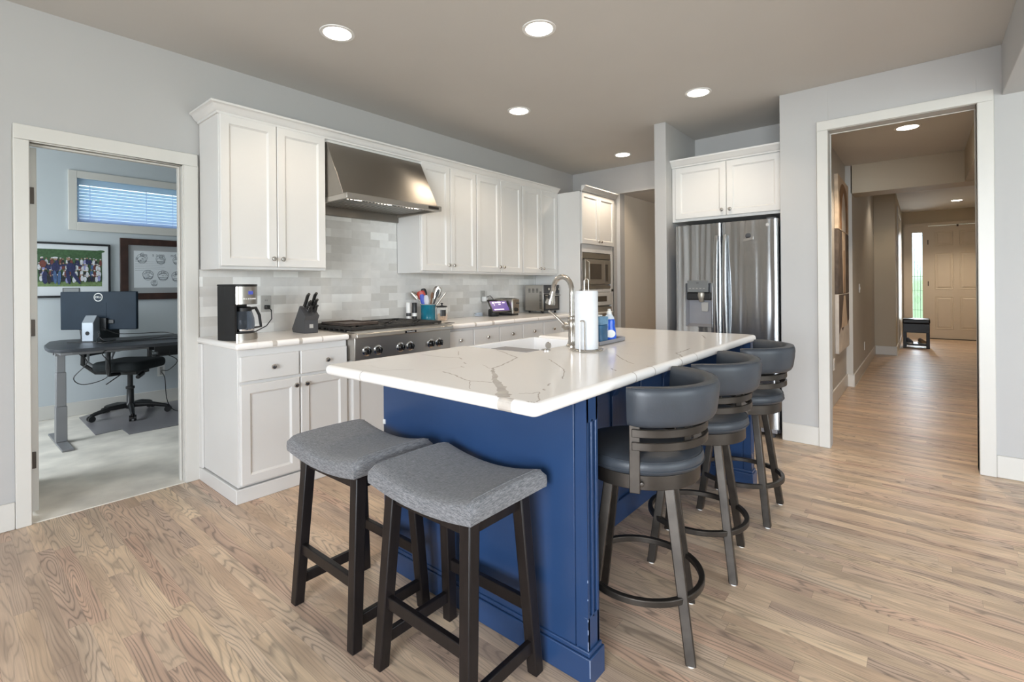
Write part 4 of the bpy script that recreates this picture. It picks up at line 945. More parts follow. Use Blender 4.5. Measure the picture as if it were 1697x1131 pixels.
# apron sink
r = root('apron_sink', 'white apron-front sink set into the island', 'sink', (1.53, -1.93, 0.65))
b = MB(); x0, x1, y0, y1 = SX0 + 0.002, SX1 - 0.002, SYB + 0.002, -1.695; t_ = 0.026
zt = 0.905
def rr4(d, z): return [(x0 + d, y0 + d, z), (x1 - d, y0 + d, z), (x1 - d, y1 - d, z), (x0 + d, y1 - d, z)]
lv = [rr4(0.0, 0.648), rr4(0.0, zt - 0.004), rr4(0.004, zt), rr4(t_ - 0.006, zt), rr4(t_, zt - 0.008), rr4(t_ + 0.012, 0.70), rr4(t_ + 0.04, 0.675)]
vs = [p for l_ in lv for p in l_]; fs = [(3, 2, 1, 0)] + [(k * 4 + i, k * 4 + (i + 1) % 4, k * 4 + 4 + (i + 1) % 4, k * 4 + 4 + i) for k in range(6) for i in range(4)] + [(24, 25, 26, 27)]
b.add(vs, fs); b.build('basin', 'ceramic', r, bevel=0.004, smooth=40)
b = MB(); b.lathe([(0.045, 0.6755), (0.045, 0.679), (0.03, 0.679), (0.026, 0.677), (0, 0.677)], ((x0 + x1) / 2, (y0 + y1) / 2, 0), 20); b.build('drain', 'chrome', r)
b = MB(); b.M = face_mx('-x', x1 - t_ - 0.003); b.lathe([(0.022, 0), (0.02, 0.003), (0, 0.003)], (-1.83, 0.862, 0), 16); b.build('overflow', 'nickel', r)
b = MB(); b.box(SX0 + 0.004, SX0 + 0.115, SYB + 0.004, -1.915, 0.9055, 0.9135); tag(b.build('sink_tray', 'tray', org=(SX0 + 0.06, -2.03, 0.9055), bevel=0.003), 'dark grey draining tray across the near end of the sink', 'tray')
# air switch
b = MB(); b.lathe([(0.024, 0.9152), (0.024, 0.9185), (0.019, 0.9215), (0.012, 0.9215), (0.010, 0.919), (0, 0.919)], (1.303, -2.188, 0), 24); tag(b.build('air_switch', 'chrome', org=(1.303, -2.188, 0.915)), 'round chrome disposal button on the island beside the faucet', 'button')
# faucet
fx, fy = 1.512, -2.202
r = root('faucet', 'brushed nickel gooseneck faucet behind the island sink', 'faucet', (fx, fy, 0.915))
b = MB(); b.lathe([(0.030, 0.9152), (0.030, 0.921), (0.024, 0.928), (0.0185, 0.945), (0.0185, 0.99), (0.023, 1.01), (0.025, 1.025), (0.023, 1.045), (0.0185, 1.052), (0.020, 1.058), (0.018, 1.068), (0.0145, 1.072)], (fx, fy, 0), 24); b.build('faucet_body', 'nickel', r)
pts = [(fx, fy, 1.07), (fx, fy, 1.18)]
rr = 0.076; cy = fy + rr; dx = 0.0045
for i in range(13):
    a = R(180 - i * 14.2); pts.append((fx + dx * i, cy + rr * math.cos(a), 1.190 + rr * math.sin(a) * 1.08))
pts.append((pts[-1][0], pts[-1][1] + 0.006, pts[-1][2] - 0.02))
b = MB(); b.tube(pts, 0.0135, 14); b.build('gooseneck', 'nickel', r)
e0 = Vector(pts[-1]); dr = Vector((0, 0.30, -1)).normalized()
b = MB(); b.tube([e0 - dr * 0.012, e0, e0 + dr * 0.018, e0 + dr * 0.048, e0 + dr * 0.058], [0.0145, 0.0165, 0.0175, 0.027, 0.0275], 18); b.build('spray_head', 'nickel', r)
b = MB(); q = e0 + dr * 0.02 + Vector((-0.016, 0.006, 0)); b.box(q.x - 0.005, q.x + 0.004, q.y - 0.008, q.y + 0.008, q.z - 0.018, q.z + 0.012); b.build('spray_button', 'black', r, bevel=0.002)
hv = Vector((-0.62, 0.78, 0)).normalized()
b = MB(); c0 = Vector((fx, fy, 1.022)); b.tube([c0 + hv * 0.010, c0 + hv * 0.035 + Vector((0, 0, -0.004)), c0 + hv * 0.046 + Vector((0, 0, 0.003))], [0.019, 0.022, 0.015], 16); b.build('handle_hub', 'nickel', r)
b = MB(); b.tube([c0 + hv * 0.040 + Vector((0, 0, 0.004)), c0 + hv * 0.075 + Vector((0, 0, 0.04)), c0 + hv * 0.118 + Vector((0, 0, 0.077))], [0.0085, 0.0065, 0.0055], 12); b.build('lever', 'nickel', r)
# paper towels on their wire holder
px_, py_ = 1.428, -2.341
r = root('paper_towel_holder', 'nickel wire paper towel holder on the island', 'paper towel holder', (px_, py_, 0.915))
def ringpts(cx, cy, rad, z, n=40): return [(cx + rad * math.cos(2 * math.pi * i / n), cy + rad * math.sin(2 * math.pi * i / n), z) for i in range(n)]
b = MB(); b.tube(ringpts(px_, py_, 0.078, 0.919), 0.0034, 8, True); b.tube(ringpts(px_, py_, 0.050, 0.920), 0.0028, 8, True)
for a in (20, 110, 200, 290): b.tube([(px_ + 0.05 * math.cos(R(a)), py_ + 0.05 * math.sin(R(a)), 0.920), (px_ + 0.078 * math.cos(R(a)), py_ + 0.078 * math.sin(R(a)), 0.919)], 0.0025, 6)
b.tube([(px_ - 0.05, py_, 0.920), (px_ + 0.05, py_, 0.920)], 0.0025, 6); b.build('base_ring', 'nickel', r)
b = MB(); dv = Vector((math.cos(R(-40)), math.sin(R(-40)), 0)); c_ = Vector((px_, py_, 0))
def loop(cc, half, z0, z1, dirv):
    pts = [cc - dirv * half + Vector((0, 0, z0)), cc - dirv * half + Vector((0, 0, z1 - half))]
    for i in range(1, 8): a = math.pi - math.pi * i / 8; pts.append(cc + dirv * half * math.cos(a) + Vector((0, 0, z1 - half + half * math.sin(a))))
    pts += [cc + dirv * half + Vector((0, 0, z1 - half)), cc + dirv * half + Vector((0, 0, z0))]; return pts
b.tube(loop(c_, 0.010, 0.921, 1.258, dv), 0.0028, 8); b.build('center_post', 'nickel', r)
b = MB(); arm = c_ + Vector((-0.076, -0.022, 0)); b.tube(loop(arm, 0.011, 0.917, 1.062, Vector((0.70, -0.72, 0))), 0.0030, 8); b.build('tension_arm', 'nickel', r)
r = root('paper_towel_roll', 'full white paper towel roll on the wire holder', 'paper towel', (px_, py_, 0.926))
b = MB(); b.lathe([(0.020, 0.9235), (0.0535, 0.9235), (0.0545, 0.926), (0.0545, 1.197), (0.0535, 1.200), (0.020, 1.200), (0.020, 0.9235)], (px_, py_, 0), 40); b.build('roll', 'paper', r, smooth=60)
b = MB(); a0 = R(142); pts = []
for i in range(10):
    a = a0 + R(i * 6); q = 0.0553 + 0.0012 * (10 - i) / 3
    pts.append((px_ + q * math.cos(a), py_ + q * math.sin(a), 0))
vs = []; fs = []
for i, p in enumerate(pts): vs += [(p[0], p[1], 0.925), (p[0], p[1], 1.186 + 0.0 * i), (p[0] * 1 + 0.0008, p[1] + 0.0008, 0.925), (p[0] + 0.0008, p[1] + 0.0008, 1.186)]
for i in range(9): k = i * 4; fs += [(k, k + 4, k + 5, k + 1), (k + 2, k + 3, k + 7, k + 6), (k + 1, k + 5, k + 7, k + 3), (k, k + 2, k + 6, k + 4)]
b.add(vs, fs); b.build('loose_sheet', 'paper', r, smooth=60)
# soap tray, caddy, bottle
tr = Matrix.Translation((1.745, -2.258, 0.9152)) @ Matrix.Scale(0.86, 4, (1, 0, 0)) @ Matrix.Rotation(R(2), 4, 'Z')
b = MB(); b.M = tr; b.hexa([(-0.165, -0.042, 0), (0.165, -0.042, 0), (0.165, 0.042, 0), (-0.165, 0.042, 0)], [(-0.175, -0.052, 0.004), (0.175, -0.052, 0.004), (0.175, 0.052, 0.004), (-0.175, 0.052, 0.004)])
for y in (-0.052, 0.048): b.box(-0.175, 0.175, y, y + 0.004, 0.004, 0.022)
for x in (-0.175, 0.171): b.box(x, x + 0.004, -0.05, 0.05, 0.004, 0.022)
b.prism([(-0.05, 0.018), (0.05, 0.018), (0.03, 0.024), (-0.03, 0.024)], 0.173, 0.196, 'x')
tag(b.build('soap_tray', 'tray', org=(1.745, -2.258, 0.915), bevel=0.002), 'grey silicone tray holding dish soap beside the sink', 'tray')
r = root('soap_dispenser', 'translucent blue soap pump caddy on the grey tray', 'soap dispenser', (1.668, -2.262, 0.92))
b = MB(); b.M = Matrix.Translation((1.668, -2.262, 0.9195)); b.prism(rc(0.028, 0.03, 0.012, 0, 90) + rc(-0.028, 0.03, 0.012, 90, 180) + rc(-0.028, -0.03, 0.012, 180, 270) + rc(0.028, -0.03, 0.012, 270, 360), 0, 0.10); b.build('reservoir', 'caddy', r, bevel=0.004)
b = MB(); b.M = Matrix.Translation((1.668, -2.262, 1.0198)); b.prism(rc(0.030, 0.032, 0.012, 0, 90) + rc(-0.030, 0.032, 0.012, 90, 180) + rc(-0.030, -0.032, 0.012, 180, 270) + rc(0.030, -0.032, 0.012, 270, 360), 0, 0.042); b.build('sponge_dish', 'sponge', r, bevel=0.004)
b = MB(); b.M = Matrix.Translation((1.668, -2.262, 1.062)); b.box(-0.025, 0.018, -0.02, 0.022, 0, 0.008); b.build('pump_plate', 'white', r, bevel=0.003)
r = root('dish_soap_bottle', 'blue dish soap bottle with white cap on the grey tray', 'bottle', (1.775, -2.272, 0.92))
bs = Matrix.Translation((1.775, -2.272, 0.9195)) @ Matrix.Rotation(R(-45), 4, 'Z') @ Matrix.Diagonal((1.25, 0.8, 1, 1))
b = MB(); b.M = bs; b.lathe([(0.026, 0), (0.030, 0.004), (0.031, 0.03), (0.029, 0.06), (0.024, 0.085), (0.026, 0.11), (0.022, 0.122)], seg=24); b.build('bottle_body', 'soap', r)
b = MB(); b.M = bs; b.lathe([(0.0235, 0.1225), (0.020, 0.135), (0.012, 0.146), (0.012, 0.150)], seg=20); b.build('bottle_neck', 'soapcap', r)
b = MB(); b.M = Matrix.Translation((1.775, -2.272, 0.9195)); b.lathe([(0.0135, 0.1502), (0.0135, 0.163), (0.009, 0.168), (0.008, 0.178), (0, 0.179)], seg=16); b.build('cap', 'white', r)
b = MB(); b.M = bs @ Matrix.Translation((0.0, -0.0318, 0.045)) ; b.lathe([(0.021, 0.004), (0.021, -0.0005), (0, -0.0012)], seg=24, ax='y'); b.M = bs; b.build('paper_label', 'white', r)

# ------------------------------------------------------------------ saddle stools
def saddle_stool():
    r = root('saddle_stool', 'x', 'stool', (0, 0, 0), 'grey saddle stools at the island end')
    b = MB(); nx, ny = 14, 22; LX, LY = 0.166, 0.230
    def sq(t, p): return math.copysign(abs(t) ** p, t)
    vs = []; fs = []
    def top(u, v): return 0.620 + 0.034 * v * v + 0.005 * (1 - u * u) - 0.008 * abs(u) ** 18 - 0.009 * abs(v) ** 22
    for i in range(nx + 1):
        for j in range(ny + 1):
            u = math.sin(math.pi / 2 * (-1 + 2 * i / nx)); v = math.sin(math.pi / 2 * (-1 + 2 * j / ny))
            k = 1 - 0.03 * (abs(u) ** 10) * (abs(v) ** 10)
            vs.append((LX * u * k, LY * v * k, top(u, v)))
    T = (nx + 1) * (ny + 1); peri = [(i, 0) for i in range(nx)] + [(nx, j) for j in range(ny)] + [(i, ny) for i in range(nx, 0, -1)] + [(0, j) for j in range(ny, 0, -1)]
    for i in range(nx):
        for j in range(ny): fs.append((i * (ny + 1) + j, (i + 1) * (ny + 1) + j, (i + 1) * (ny + 1) + j + 1, i * (ny + 1) + j + 1))
    rings = [peri]
    idx0 = [i * (ny + 1) + j for i, j in peri]
    prev = idx0
    for k, (gr, zf) in enumerate(((1.022, 0.80), (1.030, 0.40), (1.022, 0.08), (0.97, 0.0))):
        cur = []
        for i, j in peri:
            u = math.sin(math.pi / 2 * (-1 + 2 * i / nx)); v = math.sin(math.pi / 2 * (-1 + 2 * j / ny)); zb = 0.566 + 0.022 * v * v
            cur.append(len(vs)); vs.append((LX * u * gr, LY * v * (1 + (gr - 1) * 0.7), zb + (top(u, v) - zb) * zf))
        for q in range(len(peri)): fs.append((prev[q], prev[(q + 1) % len(peri)], cur[(q + 1) % len(peri)], cur[q]))
        prev = cur
    fs.append(tuple(prev)); b.add(vs, fs)
    st = b.build('seat', 'linen', r, smooth=60)
    for v in (-0.93, 0.93): s = MB(); s.tube([(LX * u_ * 1.0, LY * v, top(u_, v) + 0.0008) for u_ in [-1 + i / 6 for i in range(13)]], 0.0016, 5); s.build('piping', 'linen', st)
    tx, ty, bx, by = 0.112, 0.172, 0.150, 0.198
    for sx_ in (-1, 1):
        for sy_ in (-1, 1):
            l_ = MB(); a = 0.021; c = 0.019
            l_.hexa([(sx_ * bx - c, sy_ * by - c, 0.0), (sx_ * bx + c, sy_ * by - c, 0.0), (sx_ * bx + c, sy_ * by + c, 0.0), (sx_ * bx - c, sy_ * by + c, 0.0)],
                    [(sx_ * tx - a, sy_ * ty - a, 0.574), (sx_ * tx + a, sy_ * ty - a, 0.574), (sx_ * tx + a, sy_ * ty + a, 0.574), (sx_ * tx - a, sy_ * ty + a, 0.574)])
            l_.build('leg', 'espresso', r, bevel=0.004)
    def at(z): f = z / 0.574; return bx + (tx - bx) * f, by + (ty - by) * f
    for sx_ in (-1, 1):
        x_, y_ = at(0.215); q = MB(); q.box(sx_ * x_ - 0.010, sx_ * x_ + 0.010, -y_ + 0.012, y_ - 0.012, 0.196, 0.236); q.build('stretcher', 'espresso', r, bevel=0.003)
    for sy_ in (-1, 1):
        x_, y_ = at(0.09); q = MB(); q.box(-x_ + 0.012, x_ - 0.012, sy_ * y_ - 0.010, sy_ * y_ + 0.010, 0.072, 0.112); q.build('stretcher', 'espresso', r, bevel=0.003)
    q = MB()
    for sx_ in (-1, 1): q.box(sx_ * 0.112 - 0.011, sx_ * 0.112 + 0.011, -0.16, 0.16, 0.528, 0.567)
    for sy_ in (-1, 1): q.box(-0.10, 0.10, sy_ * 0.168 - 0.011, sy_ * 0.168 + 0.011, 0.528, 0.567)
    q.build('apron', 'espresso', r, bevel=0.002)
    return r
s0 = saddle_stool(); s0.location = (0.482, -2.428, 0); s0['label'] = 'grey linen saddle stool nearest the camera at the island end'
dup(s0, (0.466, -1.903, 0), 'grey linen saddle stool nearest the white base cabinets', 'grey saddle stools at the island end')

# ------------------------------------------------------------------ swivel bar stools
def arc(rad, a0, a1, z, n): return [(rad * math.cos(R(a0 + (a1 - a0) * i / n)), rad * math.sin(R(a0 + (a1 - a0) * i / n)), z) for i in range(n + 1)]
def swivel_stool():
    r = root('swivel_stool', 'x', 'stool', (0, 0, 0), 'leather swivel stools along the island')
    hb, ht = 0.166, 0.100
    for sx_ in (-1, 1):
        for sy_ in (-1, 1):
            l_ = MB(); c = 0.0165
            l_.hexa([(sx_ * hb - c, sy_ * hb - c, 0.006), (sx_ * hb + c, sy_ * hb - c, 0.006), (sx_ * hb + c, sy_ * hb + c, 0.006), (sx_ * hb - c, sy_ * hb + c, 0.006)],
                    [(sx_ * ht - c, sy_ * ht - c, 0.550), (sx_ * ht + c, sy_ * ht - c, 0.550), (sx_ * ht + c, sy_ * ht + c, 0.550), (sx_ * ht - c, sy_ * ht + c, 0.550)])
            lo = l_.build('leg', 'bronze', r, bevel=0.003)
            f_ = MB(); f_.lathe([(0.012, 0.0), (0.013, 0.003), (0.011, 0.0062)], (sx_ * hb, sy_ * hb, 0), 12); f_.build('glide', 'white', lo)
    f_ = MB(); f_.sweep([p for p in arc(0.205, 0, 360, 0.197, 48)[:-1]], [[(-0.010, -0.011), (0.010, -0.011), (0.010, 0.011), (-0.010, 0.011)]] * 48, True, up=(0, 0, 1)); f_.build('footrest', 'bronze', r, bevel=0.003, smooth=40)
    f_ = MB(); f_.box(-0.115, 0.115, -0.115, 0.115, 0.5505, 0.558); f_.build('swivel_plate', 'bronze', r, bevel=0.002)
    f_ = MB(); f_.lathe([(0.19, 0.5585), (0.203, 0.5585), (0.203, 0.606), (0.19, 0.606)], seg=40); f_.build('seat_ring', 'bronze', r, bevel=0.002, smooth=40)
    f_ = MB(); f_.lathe([(0.20, 0.6065), (0.208, 0.609), (0.215, 0.620), (0.2155, 0.636), (0.211, 0.649), (0.203, 0.655), (0.17, 0.664), (0.10, 0.669), (0.0, 0.670)], seg=44)
    cu = f_.build('seat', 'leather', r, smooth=60)
    f_ = MB(); f_.tube(arc(0.2100, 0, 360, 0.6505, 60)[:-1], 0.0022, 6, True); f_.build('piping', 'leather', cu); f_ = MB(); f_.tube(arc(0.2160, 0, 360, 0.622, 60)[:-1], 0.0018, 6, True); f_.build('piping', 'leather', cu)
    A0, A1 = -165, -5
    for a in (-160, -8):
        f_ = MB(); f_.M = Matrix.Rotation(R(a), 4, 'Z'); f_.box(0.2085, 0.219, -0.017, 0.017, 0.552, 0.82); f_.build('back_post', 'bronze', r, bevel=0.002)
        f_ = MB(); f_.M = Matrix.Rotation(R(a + 6), 4, 'Z')
        for z in (0.584, 0.707, 0.749): f_.lathe([(0.007, 0.216), (0.007, 0.222), (0.0, 0.224)], (0, -0.0, z), 10, 'x')
        f_.build('bolt', 'bronze', r)
    for z in (0.694, 0.736):
        f_ = MB(); f_.sweep(arc(0.224, -162, -6, z + 0.013, 30), [[(-0.005, -0.013), (0.005, -0.013), (0.005, 0.013), (-0.005, 0.013)]] * 31, up=(0, 0, 1)); f_.build('back_rail', 'bronze', r, bevel=0.002, smooth=40)
    for a in (-112, -57):
        f_ = MB(); f_.M = Matrix.Rotation(R(a), 4, 'Z'); f_.box(0.2135, 0.2185, -0.014, 0.014, 0.694, 0.765); f_.build('rail_spacer', 'bronze', r)
    f_ = MB(); n = 36; pts = arc(0.236, A0, A1, 0.838, n); secs = []
    for i in range(n + 1):
        e = min(i, n - i); k = 1.0 if e > 2 else (0.45, 0.78, 0.94)[e]
        sec = []
        for q in range(20):
            t = 2 * math.pi * q / 20; ct, st_ = math.cos(t), math.sin(t)
            x_ = math.copysign(abs(ct) ** 0.62, ct) * 0.0285 * k; y_ = math.copysign(abs(st_) ** 0.5, st_) * 0.066 * (0.9 + 0.1 * k)
            sec.append((-(x_ + y_ * 0.12), y_))
        secs.append(sec)
    f_.sweep(pts, secs, up=(0, 0, 1)); bk = f_.build('backrest', 'leather', r, smooth=60)
    f_ = MB()
    f_.tube([(p[0], p[1], p[2]) for p in arc(0.236 + 0.0175 + 0.0075, A0 + 4, A1 - 4, 0.838 + 0.0625, 40)], 0.0018, 6); f_.build('piping', 'leather', bk)
    return r
b0 = swivel_stool()
def place(r, loc, seat_rot, base_rot, label):
    r.location = loc; r['label'] = label
    for ch in r.children:
        k = ch.name.split('.')[0]; ch.rotation_euler = (0, 0, R(base_rot if k in ('leg', 'footrest', 'swivel_plate') else seat_rot))
    return r
GS = 'leather swivel stools along the island'
b1 = dup(b0, (0, 0, 0), 'x', GS); b2 = dup(b0, (0, 0, 0), 'x', GS)
place(b0, (1.067, -2.785, 0), 0, 20, 'slate leather swivel stool nearest the fluted island post')
place(b1, (1.638, -2.786, 0), 0, 10, 'slate leather swivel stool in the middle of the row of three')
place(b2, (2.262, -2.803, 0), 1, 1.5, 'slate leather swivel stool closest to the refrigerator')

# ------------------------------------------------------------------ things on the back counter
ZC = 0.9153
r = root('coffee_maker', 'black and steel drip coffee maker with glass carafe', 'coffee maker', (0.60, -0.42, ZC))
Tm = Matrix.Translation((0.567, -0.510, ZC)) @ Matrix.Rotation(R(20), 4, 'Z')      # local x right, y back
CW, CD, CH = 0.158, 0.175, 0.335
b = MB(); b.M = Tm; b.box(0, CW, 0.115, CD, 0, CH - 0.012); b.box(0, 0.012, 0.03, 0.115, 0, CH - 0.012); b.box(0, CW, 0.03, 0.115, 0.212, CH - 0.012); b.box(0, CW, 0.03, 0.115, 0, 0.038)
b.build('housing', 'black', r, bevel=0.004)
b = MB(); b.M = Tm; fr = [(0.004 + (CW - 0.008) * i / 10, 0.030 - 0.030 * math.sin(math.pi * i / 10) ** 0.7) for i in range(11)]
b.prism(fr + [(CW - 0.004, 0.05), (0.004, 0.05)], 0.215, CH - 0.014); hd = b.build('brew_head', 'steel', r, smooth=50)
b = MB(); b.M = Tm; b.prism(fr + [(CW - 0.004, 0.112), (0.004, 0.112)], 0.0, 0.040); b.build('base_band', 'steel', r, smooth=50)
b = MB(); b.M = Tm; b.prism([(-0.001, 0.03)] + fr + [(CW + 0.001, 0.03), (CW + 0.001, CD), (-0.001, CD)], CH - 0.012, CH); b.build('lid', 'black', r, bevel=0.003)
b = MB(); b.M = Tm; b.box(0.066, 0.096, -0.003, 0.004, 0.273, 0.293); b.build('clock_display', 'lcd', hd)
for i in range(7):
    b = MB(); b.M = Tm; b.lathe([(0.0045, -0.0005), (0.0045, 0.006)], (0.042 + i * 0.0125, 0.0 if 2 <= i <= 5 else 0.003, 0.247), 10, 'y'); b.build('push_button', 'white', hd)
b = MB(); b.M = Tm; b.lathe([(0.062, 0.0405), (0.066, 0.048), (0.06, 0.049)], (0.080, 0.058, 0), 28); b.build('warming_plate', 'black', r)
rc_ = root('coffee_carafe', 'empty glass carafe with black handle in the coffee maker', 'carafe', (0.66, -0.44, ZC + 0.049))
cc = (0.080, 0.056, 0.0495)
b = MB(); b.M = Tm; b.lathe([(0.0, 0.0), (0.048, 0.0), (0.056, 0.010), (0.060, 0.04), (0.058, 0.08), (0.046, 0.118), (0.042, 0.130)], cc, 32); b.build('bowl', 'carafe', rc_, smooth=60)
b = MB(); b.M = Tm; b.lathe([(0.0555, 0.003), (0.0585, 0.010), (0.0585, 0.016), (0.057, 0.016)], cc, 32); b.build('base_ring', 'chrome', rc_)
b = MB(); b.M = Tm; b.lathe([(0.044, 0.122), (0.046, 0.142), (0.036, 0.150), (0.0, 0.152)], cc, 28); b.build('carafe_lid', 'black', rc_)
b = MB(); b.M = Tm @ Matrix.Translation(cc) @ Matrix.Rotation(R(-12), 4, 'Z'); b.tube([(0.042, 0, 0.136), (0.075, 0, 0.140), (0.098, 0, 0.095), (0.108, 0, 0.022), (0.060, 0, 0.018)], [0.010, 0.010, 0.009, 0.0085, 0.007], 8); b.build('handle', 'black', rc_, smooth=60)
def outlet(nm, x, z, label, sockets=True, sx_=0.035, sz_=0.058):
    o_ = root(nm, label, 'outlet', (x, -0.0102, z))
    b = MB(); b.box(x - sx_, x + sx_, -0.0162, -0.0104, z - sz_, z + sz_); p = b.build('cover_plate', 'outlet', o_, bevel=0.003)
    for dz in (0.022, -0.022):
        b = MB(); b.lathe([(0.017, -0.0180), (0.017, -0.0160)], (x, 0, z + dz), 20, 'y'); s_ = b.build('socket', 'outlet', o_)
        b = MB()
        for dx_ in (-0.006, 0.006): b.box(x + dx_ - 0.0012, x + dx_ + 0.0012, -0.0184, -0.0178, z + dz - 0.003, z + dz + 0.007)
        b.build('slot', 'dark', s_)
    return o_
outlet('wall_outlet', 0.935, 1.115, 'grey wall outlet behind the coffee maker')
outlet('wall_outlet', 3.165, 1.12, 'grey wall outlet above the smart display with a white plug in it')
b = MB(); b.box(0.918, 0.952, -0.046, -0.0190, 1.076, 1.106)
pg = b.build('power_plug', 'black', org=(0.935, -0.03, 1.09), bevel=0.006); tag(pg, 'black plug and cord of the coffee maker in the left outlet', 'plug')
b = MB(); b.tube([(0.935, -0.046, 1.09), (0.945, -0.075, 1.07), (0.942, -0.085, 1.01), (0.90, -0.10, 0.965), (0.80, -0.16, 0.935), (0.70, -0.28, 0.922)], 0.0035, 8); b.build('cord', 'black', pg, smooth=60)
# knife block with its knives
r = root('knife_block', 'slanted black knife block on the left counter', 'knife block', (1.05, -0.28, ZC))
Tk = Matrix.Translation((1.087, -0.180, ZC)) @ Matrix.Rotation(R(-93), 4, 'Z')     # local x = forward, y = towards +x of the room
prof = [(0.0, 0.022), (0.015, 0.0), (0.200, 0.0), (0.200, 0.088), (0.222, 0.118), (0.128, 0.186)]
b = MB(); b.M = Tk; b.prism(prof, -0.048, 0.048, 'y'); bl = b.build('block', 'darkgrey', r, bevel=0.002)
b = MB(); b.M = Tk; b.box(0.2005, 0.2012, -0.013, 0.013, 0.035, 0.061); b.box(0.2010, 0.2016, -0.009, 0.009, 0.039, 0.057); b.build('square_emblem', 'outlet', bl)
kd = Vector((0.58, 0, 0.815)).normalized(); k0 = Vector((0.222, 0, 0.118)); k1 = Vector((0.128, 0, 0.186))
KL = ['long black knife handle at the back left of the knife block', 'long black knife handle at the back right of the knife block', 'steel-studded black handle in the middle of the knife block', 'black handle right of the studded one in the knife block', 'short black handle at the front left of the knife block', 'short black handle at the front right of the knife block']
for i, (t, y, ln, hw) in enumerate(((0.80, -0.026, 0.125, 0.011), (0.80, 0.024, 0.13, 0.011), (0.55, -0.015, 0.085, 0.010), (0.52, 0.026, 0.10, 0.010), (0.24, -0.020, 0.070, 0.009), (0.22, 0.020, 0.075, 0.009))):
    p = k0.lerp(k1, t) + Vector((0, y, 0)); w_ = Tk @ p
    kr = root('knife', KL[i], 'knife', w_, 'knives in the block')
    b = MB(); b.M = Tk; b.tube([p + kd * 0.003, p + kd * 0.016], [hw * 0.75, hw * 0.8], 10); b.build('bolster', 'chrome', kr)
    b = MB(); b.M = Tk; side = Vector((0.03, 0, -0.02)); b.tube([p + kd * 0.016, p + kd * (ln * 0.4) + side * 0.10, p + kd * (ln * 0.8), p + kd * ln + side * 0.3], [hw, hw * 1.05, hw * 1.0, hw * 0.85], 10); hn = b.build('handle', 'black', kr, smooth=60)
    b = MB(); b.M = Tk
    for f in (0.35, 0.6, 0.82): q = p + kd * (ln * f); b.lathe([(0.0035, -hw * 1.08), (0.0035, hw * 1.08)], q, 8, 'y')
    b.build('rivet', 'chrome', hn)
# salt and pepper mills
def mill(x, y, m1, m2, lab):
    r = root('pepper_mill', lab, 'mill', (x, y, 0.9225), 'salt and pepper mills behind the rangetop'); z = 0.9154
    ORG[r.name] = Vector((x, y, 0.9225))
    b = MB(); b.lathe([(0.020, z), (0.021, z + 0.004), (0.021, z + 0.05)], (x, y, 0), 20); b.build('base', m1, r)
    b = MB(); b.lathe([(0.021, z + 0.0505), (0.021, z + 0.078)], (x, y, 0), 20); b.build('collar', m2, r)
    b = MB(); b.lathe([(0.021, z + 0.0785), (0.021, z + 0.165), (0.019, z + 0.170), (0.0, z + 0.171)], (x, y, 0), 20); b.build('head', m1, r)
mill(2.133, -0.085, 'white', 'darkgrey', 'white mill with a dark collar, left of the pair'); mill(2.165, -0.128, 'black', 'white', 'black mill with a white collar, right of the pair')
# crock and utensils
ux, uy = 2.268, -0.19
r = root('utensil_crock', 'glazed teal crock full of cooking utensils', 'crock', (ux, uy, ZC))
b = MB(); b.lathe([(0.0, ZC), (0.060, ZC), (0.066, ZC + 0.006), (0.064, ZC + 0.03), (0.065, ZC + 0.14), (0.069, ZC + 0.152), (0.066, ZC + 0.156), (0.060, ZC + 0.152), (0.058, ZC + 0.02), (0.0, ZC + 0.016)], (ux, uy, 0), 36); b.build('pot', 'teal', r, smooth=50)
b = MB(); b.tube([(ux + 0.0685 * math.cos(a * math.pi / 20), uy + 0.0685 * math.sin(a * math.pi / 20), ZC + 0.153) for a in range(40)], 0.0025, 6, True); b.build('rim', 'outlet', r)
U = Vector((ux, uy, ZC))
def rtv(x, z, dep=0.0): return Vector((0.642 * x + 0.7665 * dep, -0.7665 * x + 0.642 * dep, z))   # x across the view, z up
def utensil(nm, lab, cat, base, tip, hr, mh, head=None):
    r = root(nm, lab, cat, U + rtv(*base), 'utensils in the teal crock')
    a = U + rtv(*base); c = U + rtv(*tip)
    b = MB(); b.tube([a, c], [hr, hr], 8); b.build('handle', mh, r, smooth=60)
    if head: head(r, c, (c - a).normalized())
    return r
def blade(w_, h_, t_, m_, name='head', sy=1.0):
    def f(r, c, d):
        b = MB(); sd = (d.cross(Vector((-0.7665, -0.642, 0)))).normalized(); nrm = sd.cross(d)
        n = 12; sec = []; pts = []
        for i in range(n + 1):
            t = i / n; pts.append(c + d * (h_ * t)); ww = w_ * (0.25 + 0.75 * math.sin(math.pi * min(1, 0.12 + t * 0.75)) ** 0.6) * (1 if t < 0.93 else 0.75)
            sec.append([(math.cos(2 * math.pi * k / 12) * t_, math.sin(2 * math.pi * k / 12) * ww / 2) for k in range(12)])
        b.M = Matrix.Identity(4)
        vs = []; fs = []
        for p, s_ in zip(pts, sec):
            for x_, y_ in s_: vs.append(p + nrm * x_ + sd * y_)
        for i in range(n):
            for q in range(12): fs.append((i * 12 + q, i * 12 + (q + 1) % 12, i * 12 + 12 + (q + 1) % 12, i * 12 + 12 + q))
        fs.append(tuple(range(12))[::-1]); fs.append(tuple(n * 12 + q for q in range(12)))
        b.add(vs, fs); b.build(name, m_, r, smooth=60)
    return f
utensil('spatula', 'red silicone spatula in the teal crock', 'utensil', (-0.01, 0.04, 0.02), (-0.055, 0.20, 0.03), 0.005, 'woodspoon', blade(0.075, 0.075, 0.006, 'red'))
